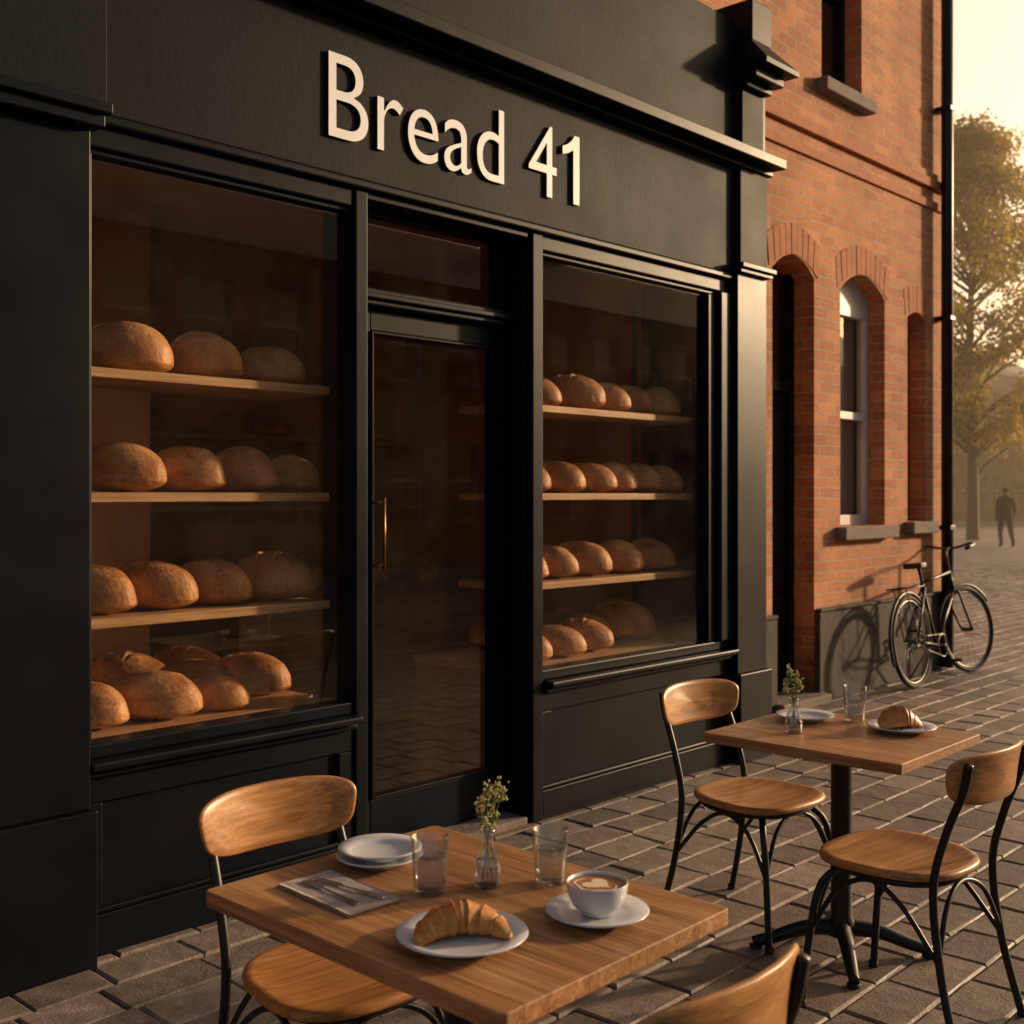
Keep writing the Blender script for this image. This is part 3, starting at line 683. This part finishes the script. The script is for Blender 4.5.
for x,y,k,r,s in ((4.2,0.28,0,-50,.86),(4.44,0.28,3,-50,.90),(4.70,0.32,5,-45,.94),(4.93,0.5,2,-50,.95),(5.22,0.47,1,-50,1.25),(4.5,0.68,5,-40,1.05),(5.0,0.77,0,-40,1.05)): loaf(x,y,z4,r,s,k)
for k in range(9): loaf(3.05+k*0.3,2.84,(0.98,1.43,1.88)[k%3],R.uniform(-20,20),0.8)
for k in range(4): loaf(3.8+k*0.45,2.0,0.94,R.uniform(0,90),0.85)

# ------------------------------------------------------------------ tables and chairs
TOPZ=0.72
def table(loc,w,d):
    e=empty('cafe_table',(loc[0],loc[1],0))
    out=[]
    for sx,sy,a0 in ((1,1,0),(-1,1,90),(-1,-1,180),(1,-1,270)):
        for k in range(5):
            a=rad(a0+k*22.5); r=0.012; out.append((sx*(w/2-r)+r*math.cos(a), sy*(d/2-r)+r*math.sin(a)))
    o=add('top',prism('top',out,TOPZ-0.032,TOPZ,M['tabletop']),e)
    b=o.modifiers.new('b','BEVEL'); b.width=0.003; b.segments=3; b.limit_method='ANGLE'; b.angle_limit=rad(40)
    box('under_plate',-0.13,0.13,-0.13,0.13,TOPZ-0.045,TOPZ-0.034,M['blackmetal'],e,0.002)
    add('column',lathe_me('column',[(0,0.06),(0.045,0.06),(0.045,0.10),(0.034,0.125),(0.034,TOPZ-0.09),(0.06,TOPZ-0.05),(0.06,TOPZ-0.046),(0,TOPZ-0.046)],M['blackmetal'],28,True),e)
    pl=[]
    for k in range(4):
        a=rad(35+90*k); c,s=math.cos(a),math.sin(a)
        pts=catmull([(0.02*c,0.02*s,0.085),(0.12*c,0.12*s,0.075),(0.22*c,0.22*s,0.04),(0.285*c,0.285*s,0.022)],6)
        n=len(pts); pl.append((pts,[0.028-0.012*i/n for i in range(n)],False))
    tubes('feet',pl,M['blackmetal'],e,12)
    for k in range(4):
        a=rad(35+90*k); add('foot_pad',lathe_me('pad',[(0,0),(0.02,0),(0.022,0.012),(0,0.014)],M['tyre'],16),e,(0.275*math.cos(a),0.275*math.sin(a),0))
    return e
table((1.583,-1.96),0.625,0.815); table((3.535,-1.75),0.60,0.68)

seat_me=plate_me('seat',selip(0.212,0.207,2.7),[(0.05,0.0),(0.6,0.0),(0.93,0.0),(0.985,0.004),(1,0.012),(0.985,0.021),(0.95,0.0255),(0.88,0.024),(0.75,0.019),(0.5,0.015),(0.25,0.014),(0.04,0.014)],M['seatwood'],lambda x,y,z:(x*(1+0.10*(-y)/0.2),y,z+0.432))
def bw(x,y,z):
    px,pz=x*(1+0.07*y/0.072),y
    return (px,0.295-1.25*px*px+z+0.16*pz,0.735+pz)
back_me=plate_me('backrest',selip(0.212,0.074,3.6),[(0.04,0),(0.5,0),(0.8,0),(0.95,0.0),(0.99,0.003),(1,0.007),(0.99,0.011),(0.95,0.014),(0.8,0.014),(0.5,0.014),(0.04,0.014)],M['backwood'],bw)
def chair_frame():
    pl=[]
    for s in (-1,1):
        pl.append((catmull([(s*.20,.27,0.0),(s*.185,.215,.22),(s*.178,.192,.43),(s*.176,.225,.58),(s*.172,.274,.71),(s*.172,.29,.785)],8),0.0115,False))
        pl.append((catmull([(s*.205,-.205,0.0),(s*.188,-.18,.25),(s*.172,-.158,.36),(s*.13,-.12,.415)],8),0.0115,False))
        pl.append((catmull([(s*.187,-.175,.24),(s*.178,-.10,.36),(s*.172,0.0,.41),(s*.176,.10,.36),(s*.184,.205,.24)],8),0.0075,False))
    for yy_ in (-.178,.212):
        pl.append((catmull([(-.187,yy_,.24),(-.11,yy_*.93,.37),(0,yy_*.88,.415),(.11,yy_*.93,.37),(.187,yy_,.24)],8),0.0075,False))
    ring=[(x*0.86,y*0.86,0.421) for x,y in selip(0.205,0.20,2.5,40)]
    pl.append((ring,0.011,True))
    V,F=[],[]
    for pts,r,c in pl:
        v,f=tube_data(pts,r,10,c); o=len(V); V+=v; F+=[tuple(i+o for i in q) for q in f]
    return mk('frame',V,F,M['blackmetal'],True)
frame_me=chair_frame()
foot_me=lathe_me('foot',[(0,0),(0.014,0),(0.015,0.02),(0,0.021)],M['tyre'],12)
def chair(x,y,rot):
    e=empty('cafe_chair',(x,y,0),rad(rot))
    add('seat',seat_me,e); add('backrest',back_me,e); add('frame',frame_me,e)
    for px,py in ((.20,.27),(-.20,.27),(.205,-.205),(-.205,-.205)): add('foot',foot_me,e,(px,py,0))
    return e
chair(1.635,-1.53,-4); chair(1.47,-2.37,178); chair(3.59,-1.40,-6); chair(3.28,-2.07,176)

# ------------------------------------------------------------------ tableware
Z=TOPZ
plate_prof=lambda r,h=0.016:[(0,0.003),(r*.55,0.003),(r*.58,0.0),(r*.64,0.0),(r*.70,0.005),(r*.97,h),(r,h+.0015),(r*.985,h+.004),(r*.72,0.010),(r*.66,0.0075),(0,0.0075)]
def plate(x,y,z,r): return add('plate',lathe_me('plate',plate_prof(r),M['ceramic'],64),None,(x,y,z))
CY=3.57
plate(1.620,1.895-CY,Z+.001,0.092); plate(1.626,1.90-CY,Z+.0145,0.089)
plate(1.43,1.452-CY,Z+.001,0.116)
plate(3.66,2.02-CY,Z+.001,0.10); plate(3.70,1.69-CY,Z+.001,0.112)
def tumbler(x,y,h=0.10,r=0.036):
    e=empty('water_glass',(x,y,Z+0.001))
    add('glass',lathe_me('g',[(0,0),(r*.78,0),(r*.83,.003),(r,h-.001),(r-.0008,h),(r-.0022,h-.001),(r*.80,.012),(r*.7,.0095),(0,.009)],M['tumbler'],48),e)
    zl=h*0.64; rl=(r*.80)+(r-.0022-r*.80)*((zl-.012)/(h-.013))-.0003
    add('water',lathe_me('w',[(0,.0095),(r*.69,.010),(r*.795,.0125),(rl,zl),(rl+.0001,zl+.0005),(rl-.0015,zl-.0003),(0,zl-.0003)],M['water'],48),e)
tumbler(1.566,1.681-CY,0.110,0.038); tumbler(1.77,1.545-CY,0.108,0.0365); tumbler(3.75,1.88-CY,0.122,0.039)
def vase(x,y,seed):
    e=empty('flower_vase',(x,y,Z+0.001)); rr=random.Random(seed)
    add('bottle',lathe_me('b',[(0,0),(.026,0),(.0285,.003),(.0285,.035),(.024,.055),(.0135,.078),(.0125,.10),(.016,.112),(.0145,.1125),(.0108,.10),(.0118,.078),(.022,.054),(.0263,.035),(.0263,.007),(0,.006)],M['tumbler'],40),e)
    add('water',lathe_me('w',[(0,.0065),(.026,.0075),(.026,.035),(.0222,.05),(0,.05)],M['water'],40),e)
    V,F,T=[],[],[]; pl=[]; bV,bF=[],[]
    for k in range(10):
        a=rr.uniform(0,6.28); sp=rr.uniform(.008,.036); h=rr.uniform(.135,.215)
        tip=Vector((sp*math.cos(a),sp*math.sin(a),h))
        pts=catmull([(-.01*math.cos(a),-.01*math.sin(a),.012),(.003*math.cos(a),.003*math.sin(a),.10),(tip*0.75+Vector((0,0,.02))),tip],6)
        pl.append((pts,0.0011,False))
        for j in range(22):
            t=rr.uniform(0.66,1); i=int(t*(len(pts)-1)); p=pts[i]; dr=Vector((rr.gauss(0,1),rr.gauss(0,1),rr.gauss(0.5,.6))).normalized(); s=rr.uniform(.006,.015)
            sd=dr.orthogonal().normalized()*s*.28; b=len(V); V+=[p,p+dr*s*.5+sd,p+dr*s,p+dr*s*.5-sd]; F.append((b,b+1,b+2,b+3)); T+=[rr.random()]*4
        for j in range(13):
            c=tip+Vector((rr.gauss(0,.006),rr.gauss(0,.006),rr.gauss(-.004,.009))); s=rr.uniform(.002,.0042)
            b=len(bV); bV+=[c+Vector(q)*s for q in ((1,0,0),(-1,0,0),(0,1,0),(0,-1,0),(0,0,1.2),(0,0,-1.2))]
            bF+=[(b+a_,b+c_,b+d_) for a_,c_,d_ in ((0,2,4),(2,1,4),(1,3,4),(3,0,4),(2,0,5),(1,2,5),(3,1,5),(0,3,5))]
    tubes('stems',pl,M['stem'],e,6)
    me=mk('leaves',V,F,M['sprig']); a=me.attributes.new('tone','FLOAT','POINT'); a.data.foreach_set('value',T); add('leaves',me,e)
    add('buds',mk('buds',bV,bF,M['bud'],True),e)
vase(1.67,1.625-CY,5); vase(3.43,1.935-CY,8)
# coffee cup
e=empty('coffee_cup',(1.68,1.352-CY,Z+.001))
add('saucer',lathe_me('s',[(0,.003),(.05,.003),(.052,0),(.058,0),(.064,.004),(.093,.015),(.096,.017),(.094,.019),(.062,.010),(.04,.0085),(.036,.007),(0,.007)],M['ceramic'],64),e)
k_=0.86
cup=[(0,.0),(.028,.0),(.030,.003*k_),(.031,.006*k_),(.045,.02*k_),(.0535,.04*k_),(.0565,.06*k_),(.057,.068*k_),(.056,.0695*k_),(.0545,.068*k_),(.053,.055*k_),(.049,.036*k_),(.040,.018*k_),(.02,.009*k_),(0,.008*k_)]
add('cup',lathe_me('c',cup,M['ceramic'],64),e,(0,0,.0085))
zc=.0622*k_
add('coffee',lathe_me('cf',[(0,zc),(.050,zc),(.0535,zc+.0004),(.0542,zc-.0004)],M['coffee'],48),e,(0,0,.0085))
def leafart():
    out=[]
    n=40
    for k in range(n):
        t=2*math.pi*k/n; x=.026*math.sin(t)**3*1.05; y=.0018*(13*math.cos(t)-5*math.cos(2*t)-2*math.cos(3*t)-math.cos(4*t))
        out.append((x,y))
    return prism('art',out,zc+.0005,zc+.0009,M['cream'])
add('latte_art',leafart(),e,(0,0,.0085),(0,0,rad(-40)))
add('latte_ring',mk('r',[( (.037+.003*math.sin(5*t))*math.cos(t)+0,(.037+.003*math.sin(5*t))*math.sin(t),zc+.0007) for t in [rad(k*10-20) for k in range(23)]]+[((.042+.003*math.sin(5*t))*math.cos(t),(.042+.003*math.sin(5*t))*math.sin(t),zc+.0007) for t in [rad(k*10-20) for k in range(23)]],[(k,k+1,24+k,23+k) for k in range(22)],M['cream']),e,(0,0,.0085),(0,0,rad(60)))
hp=catmull([(.050,0,.046),(.069,0,.048),(.079,0,.037),(.071,0,.022),(.043,0,.018)],8)
tube('handle',hp,.0045,M['ceramic'],e,12,0).location=(0,0,.0085)
e.rotation_euler=(0,0,rad(40))
# croissants
def croissant_me(seed,arc=70,Rm=0.034,rad0=0.085):
    ns,nr=150,40; V,F,T=[],[],[]
    off=Vector((seed,2,3))
    for i in range(ns+1):
        s=-1+2*i/ns; a=rad(arc*s); c=Vector((rad0*math.sin(a),rad0*math.cos(a)-rad0*.8,0)); sd=Vector((math.sin(a),math.cos(a),0))
        base=Rm*(1-abs(s)**2.2)**0.62*(1-0.25*abs(s))+0.0015
        for k in range(nr):
            t=2*math.pi*k/nr
            q=abs(s)*3.6+0.5+0.16*math.sin(t*1+seed)+0.10*noise.noise(Vector((s*2,math.cos(t),math.sin(t)))+off); fr=q-math.floor(q); saw=(1-fr)**0.8; r=base*(0.86+0.22*saw*(1 if abs(s)<.97 else .2))
            n_=1+0.08*noise.noise(Vector((s*4,math.cos(t)*1.3,math.sin(t)*1.3))+off)
            y_=math.cos(t)*r*1.08*n_; z_=math.sin(t)*r*n_*(0.95 if math.sin(t)>0 else 0.6)
            V.append(c+sd*y_+Vector((0,0,z_+base*0.6)));
            T.append(min(1,max(0,(fr-0.72)*3.2)) if abs(s)<.95 else 0)
    for i in range(ns):
        for k in range(nr): F.append((i*nr+k,i*nr+(k+1)%nr,(i+1)*nr+(k+1)%nr,(i+1)*nr+k))
    F.append(tuple(range(nr))[::-1]); F.append(tuple(range(ns*nr,(ns+1)*nr)))
    zm=min(v.z for v in V); V=[v-Vector((0,0,zm)) for v in V]
    me=mk('croissant',V,F,M['pastry'],True); a=me.attributes.new('score','FLOAT','POINT'); a.data.foreach_set('value',T)
    bm=bmesh.new(); bm.from_mesh(me); bmesh.ops.recalc_face_normals(bm,faces=bm.faces); bm.to_mesh(me); bm.free(); return me
add('croissant',croissant_me(1),None,(1.43,1.455-CY,Z+.0085),(0,0,rad(-35)))
o=add('croissant',croissant_me(2,48,0.040,0.075),None,(3.70,1.69-CY,Z+.0085),(0,0,rad(-30))); o.scale=(1.3,1.05,1.1)
# napkin, fork, knife
V,F=[],[]; nx,ny=16,28
for layer in range(2):
    for j in range(ny+1):
        for i in range(nx+1):
            x=-.062+.124*i/nx; y=-.12+.24*j/ny
            z=.0012+layer*.0045+.0012*noise.noise(Vector((x*30,y*30,layer)))+(.002*noise.noise(Vector((x*9,y*9,5)))+.001)*layer
            sh=.004*layer
            V.append((x+sh+.002*noise.noise(Vector((y*20,layer,1))),y-sh*.6+.002*noise.noise(Vector((x*20,layer,2))),max(z,.0008)))
m_=(nx+1)*(ny+1)
for l in range(2):
    for j in range(ny):
        for i in range(nx):
            a=l*m_+j*(nx+1)+i; q=(a,a+1,a+nx+2,a+nx+1); F.append(q)
def edge(i,j): return j*(nx+1)+i
for i in range(nx): F.append((edge(i+1,0),edge(i,0),m_+edge(i,0),m_+edge(i+1,0))); F.append((edge(i,ny),edge(i+1,ny),m_+edge(i+1,ny),m_+edge(i,ny)))
for j in range(ny): F.append((edge(0,j),edge(0,j+1),m_+edge(0,j+1),m_+edge(0,j))); F.append((edge(nx,j+1),edge(nx,j),m_+edge(nx,j),m_+edge(nx,j+1)))
add('napkin',mk('napkin',V,F,M['linen'],True),None,(1.432,1.80-CY,Z+.0005),(0,0,rad(-3)))
def flat(name,pts,x,y,rot,th=.0022,zz=.009):
    o=add(name,prism(name,pts,0,th,M['steel']),None,(x,y,Z+zz),(0,0,rad(rot))); b=o.modifiers.new('b','BEVEL'); b.width=.0008; b.segments=2; return o
hd=lambda L_:[(-.004,-L_),(.004,-L_),(.0062,-L_+.004),(.0058,-L_+.03),(.0028,-.01),(.0028,.012)]
kn=hd(.10)+[(.008,.02),(.0085,.06),(.005,.088),(-.003,.096),(-.0035,.02),(-.0028,.012),(-.0028,-.01),(-.0058,-.07),(-.0062,-.096)]
flat('knife',kn,1.455,1.80-CY,6)
ft=[(-.004,-.10),(.004,-.10),(.0062,-.096),(.0058,-.07),(.0026,-.01),(.0028,.02),(.010,.032),(.0112,.05),(.0112,.082),(.0088,.084),(.0078,.052),(.0052,.052),(.0048,.084),(.0024,.084),(.0016,.052),(-.0016,.052),(-.0024,.084),(-.0048,.084),(-.0052,.052),(-.0078,.052),(-.0088,.084),(-.0112,.082),(-.0112,.05),(-.010,.032),(-.0028,.02),(-.0026,-.01),(-.0058,-.07),(-.0062,-.096)]
flat('fork',ft,1.418,1.81-CY,-5)

# ------------------------------------------------------------------ bicycle (local: x forward, z up)
bi=empty('bicycle',(8.76,0.31,0.0),0); bi.rotation_euler=(rad(-6),0,rad(1))
def circle(cx,cz,r,n=56,rz=0,y=0):
    return [Vector((cx+r*math.cos(2*math.pi*k/n)*math.cos(rz), y+r*math.cos(2*math.pi*k/n)*math.sin(rz), cz+r*math.sin(2*math.pi*k/n))) for k in range(n)]
wr=0.36; WB=1.14; fz=rad(-14)
def wheel(tag,cx,rz):
    d=Vector((math.cos(rz),math.sin(rz),0))
    tubes('tyre_'+tag,[(circle(cx,wr,wr-.018,rz=rz),.018,True)],M['tyre'],bi,10)
    tubes('rim_'+tag,[(circle(cx,wr,wr-.042,rz=rz),.009,True)],M['oldsteel'],bi,8)
    sp=[]
    nrm=Vector((-d.y,d.x,0))
    for k in range(28):
        a=2*math.pi*k/28; s=1 if k%2 else -1
        hub=Vector((cx,0,wr))+nrm*.03*s; end=Vector((cx,0,wr))+(d*math.cos(a)+Vector((0,0,1))*math.sin(a))*(wr-.045)
        sp.append(([hub,end],.0011,False))
    tubes('spokes_'+tag,sp,M['oldsteel'],bi,4)
    tubes('hub_'+tag,[([Vector((cx,0,wr))-nrm*.05,Vector((cx,0,wr))+nrm*.05],.018,False)],M['oldsteel'],bi,12)
    fe=[Vector((cx,0,wr))+(d*math.cos(rad(a))+Vector((0,0,1))*math.sin(rad(a)))*(wr+.022) for a in (range(20,205,8) if tag=='rear' else range(35,190,8))]
    tubes('mudguard_'+tag,[(fe,.013,False)],M['blackmetal'],bi,8)
wheel('rear',0,0); wheel('front',WB,fz)
ST=(.30,0,.80); HT=(.88,0,.86); HB=(.92,0,.70)
fr=[([ST,(.46,0,.29)],.015,False),([HT,ST],.014,False) ,([HB,(.46,0,.29)],.017,False),([HT,HB],.018,False),
    ([(0,.05,wr),(.46,.03,.29)],.009,False),([(0,-.05,wr),(.46,-.03,.29)],.009,False),([(0,.05,wr),(.32,.015,.76)],.008,False),([(0,-.05,wr),(.32,-.015,.76)],.008,False),
    ([(.46,0,.29),(.27,0,.93)],.0125,False),
    (catmull([(.92,.045,.69),(1.0,.055,.55),(WB+.012,.05,wr)],6),.010,False),(catmull([(.92,-.045,.69),(1.0,-.05,.55),(WB-.012,-.05,wr)],6),.010,False),([(.92,.05,.69),(.92,-.05,.69)],.012,False)]
tubes('frame',[([Vector(p) for p in a],r,c) for a,r,c in fr],M['blackmetal'],bi,12)
tubes('stem_and_bars',[([Vector((.88,0,.86)),Vector((.85,0,1.03)),Vector((.92,0,1.06))],.012,False),(catmull([(.66,.25,1.05),(.78,.26,1.07),(.90,.20,1.09),(.93,.06,1.06),(.93,-.06,1.06),(.90,-.20,1.09),(.78,-.26,1.07),(.66,-.25,1.05)],6),.011,False)],M['oldsteel'],bi,10)
tubes('grips',[([Vector((.65,.25,1.05)),Vector((.77,.26,1.07))],.016,False),([Vector((.65,-.25,1.05)),Vector((.77,-.26,1.07))],.016,False)],M['leather'],bi,10)
sd=[(-.13,.075),(-.14,0),(-.13,-.075),(-.07,-.085),(0,-.04),(.12,-.018),(.135,0),(.12,.018),(0,.04),(-.07,.085)]
o=add('saddle',prism('saddle',sd,0,.045,M['leather']),bi,(.27,0,.92)); o.modifiers.new('b','BEVEL').width=.015; o.modifiers['b'].segments=3
tubes('chainring',[(circle(.46,.29,.09,y=-.055),.006,True),(circle(.0,wr,.035,y=-.05),.006,True)],M['oldsteel'],bi,6)
tubes('chain',[([Vector((0,-.055,wr+.036)),Vector((.46,-.055,.38))],.004,False),([Vector((0,-.055,wr-.036)),Vector((.46,-.055,.20))],.004,False),([Vector((.46,-.07,.29)),Vector((.56,-.075,.16))],.008,False),([Vector((.46,.07,.29)),Vector((.36,.075,.42))],.008,False),([Vector((.46,-.08,.29)),Vector((.46,.08,.29))],.014,False)],M['oldsteel'],bi,6)
box('pedal_l',.52,.60,-.17,-.08,.15,.17,M['tyre'],bi,.004); box('pedal_r',.32,.40,.08,.17,.41,.43,M['tyre'],bi,.004)
tubes('rear_rack',[([Vector((-.25,.05,.78)),Vector((.2,.05,.78)),Vector((.28,.03,.79))],.006,False),([Vector((-.25,-.05,.78)),Vector((.2,-.05,.78)),Vector((.28,-.03,.79))],.006,False),([Vector((-.12,.05,.78)),Vector((0,.06,wr))],.005,False),([Vector((-.12,-.05,.78)),Vector((0,-.06,wr))],.005,False),([Vector((-.25,.05,.78)),Vector((-.25,-.05,.78))],.006,False)],M['blackmetal'],bi,6)
tubes('kickstand',[([Vector((.36,.03,.27)),Vector((.30,.19,.02))],.008,False)],M['oldsteel'],bi,6)

# ------------------------------------------------------------------ pedestrian
def person_mat():
    m,nt,b=new_mat('pedestrian_clothes'); o=objco(nt); sx_=N(nt,'ShaderNodeSeparateXYZ'); nt.links.new(o,sx_.inputs[0])
    c=ramp(nt,math_n(nt,'DIVIDE',sx_.outputs[2],2.0),[(0,(0.01,0.009,0.008)),(0.05,(0.02,0.02,0.024)),(0.40,(0.022,0.018,0.016)),(0.765,(0.35,0.2,0.14)),(0.80,(0.03,0.018,0.01))],'CONSTANT')
    nt.links.new(c,b.inputs['Base Color']); b.inputs['Roughness'].default_value=0.85; bump(nt,b,noise_n(nt,o,14,4),.5,.02); return m
def person(loc,rz,name='pedestrian'):
    J=[((0,0,.95),.16),((0,.01,1.15),.16),((0,.01,1.36),.185),((0,.0,1.49),.08),((0,-.01,1.56),.06),((0,-.015,1.66),.10),((0,-.01,1.74),.075),
       ((.10,0,.88),.125),((.10,-.16,.50),.08),((.10,-.06,.10),.055),((.11,-.20,.04),.045),
       ((-.10,0,.88),.125),((-.10,.12,.50),.08),((-.10,.34,.14),.055),((-.10,.26,.05),.045),
       ((.20,.01,1.38),.08),((.26,.08,1.12),.06),((.26,.03,.88),.046),((.26,0,.78),.038),
       ((-.20,.01,1.38),.08),((-.26,-.05,1.12),.06),((-.26,-.16,.90),.046),((-.26,-.2,.81),.038)]
    E=[(0,1),(1,2),(2,3),(3,4),(4,5),(5,6),(0,7),(7,8),(8,9),(9,10),(0,11),(11,12),(12,13),(13,14),(2,15),(15,16),(16,17),(17,18),(2,19),(19,20),(20,21),(21,22)]
    me=bpy.data.meshes.new(name); me.from_pydata([j[0] for j in J],E,[]); me.materials.append(person_mat())
    o=add(name,me,None,loc,(0,0,rz)); o.modifiers.new('s','SKIN'); 
    for i,(p,r) in enumerate(J): me.skin_vertices[0].data[i].radius=(r,r*.8 if i<3 else r)
    me.skin_vertices[0].data[0].use_root=True; ss=o.modifiers.new('ss','SUBSURF'); ss.levels=2; ss.render_levels=2; return o
person((34.4,9.0,-0.02),rad(130))

# ------------------------------------------------------------------ light
EL,AZ=13.0,-24.0
Sd=Vector((math.cos(rad(EL))*math.cos(rad(AZ)),math.cos(rad(EL))*math.sin(rad(AZ)),math.sin(rad(EL))))
w=bpy.data.worlds.new('World'); scene.world=w; w.use_nodes=True; nt=w.node_tree
bg=nt.nodes['Background']; sky=nt.nodes.new('ShaderNodeTexSky'); sky.sky_type='NISHITA'; sky.sun_disc=False
sky.sun_elevation=rad(EL); sky.sun_rotation=rad(90-AZ); sky.dust_density=4.0; sky.air_density=1.2; sky.ozone_density=1.0
tint=nt.nodes.new('ShaderNodeMix'); tint.data_type='RGBA'; tint.blend_type='MULTIPLY'; tint.inputs[0].default_value=1; tint.inputs[7].default_value=(0.90,0.82,0.78,1)
nt.links.new(sky.outputs[0],tint.inputs[6])
# low evening haze around the sun side of the horizon
tcw=nt.nodes.new('ShaderNodeTexCoord')
dt=nt.nodes.new('ShaderNodeVectorMath'); dt.operation='DOT_PRODUCT'; nt.links.new(tcw.outputs['Generated'],dt.inputs[0])
dt.inputs[1].default_value=(math.cos(rad(5)),math.sin(rad(5)),0.12)
gp=math_n(nt,'POWER',math_n(nt,'MAXIMUM',dt.outputs['Value'],0.0),7.0)
gz=nt.nodes.new('ShaderNodeMix'); gz.data_type='RGBA'; gz.blend_type='MIX'
nt.links.new(gp,gz.inputs[0]); gz.inputs[6].default_value=(0,0,0,1); gz.inputs[7].default_value=(12.0,7.2,3.6,1)
ad=nt.nodes.new('ShaderNodeMix'); ad.data_type='RGBA'; ad.blend_type='ADD'; ad.inputs[0].default_value=1
nt.links.new(tint.outputs[2],ad.inputs[6]); nt.links.new(gz.outputs[2],ad.inputs[7])
nt.links.new(ad.outputs[2],bg.inputs[0]); bg.inputs[1].default_value=0.14
sl=bpy.data.lights.new('sun','SUN'); sl.energy=5.0; sl.angle=rad(2.5); sl.color=(1.0,0.70,0.42)
so=bpy.data.objects.new('sun',sl); COL.objects.link(so)
so.rotation_euler=(-Sd).to_track_quat('-Z','Y').to_euler(); so.location=(20,-10,12)
# light mist hanging in the far street
mm=bpy.data.materials.new('street_mist'); mm.use_nodes=True; mn=mm.node_tree; mn.nodes.remove(mn.nodes['Principled BSDF'])
vs_=mn.nodes.new('ShaderNodeVolumeScatter'); vs_.inputs['Density'].default_value=0.005; vs_.inputs['Anisotropy'].default_value=0.6; vs_.inputs['Color'].default_value=(1,0.82,0.58,1)
mn.links.new(vs_.outputs[0],mn.nodes['Material Output'].inputs['Volume'])
box('street_mist',18,110,-11,70,-0.5,20,mm,None,0)

# ------------------------------------------------------------------ camera
cd=bpy.data.cameras.new('camera'); cd.lens=41.03; cd.sensor_width=36; cd.shift_y=-17/1024; cd.clip_end=1000; cd.clip_start=0.05
cd.dof.use_dof=True; cd.dof.focus_distance=3.4; cd.dof.aperture_fstop=5.0
co=bpy.data.objects.new('camera',cd); COL.objects.link(co); co.location=(0,-3.57,1.5); co.rotation_euler=(rad(90),0,rad(-47)); scene.camera=co
scene.view_settings.view_transform='Standard'; scene.view_settings.look='None'; scene.view_settings.exposure=0
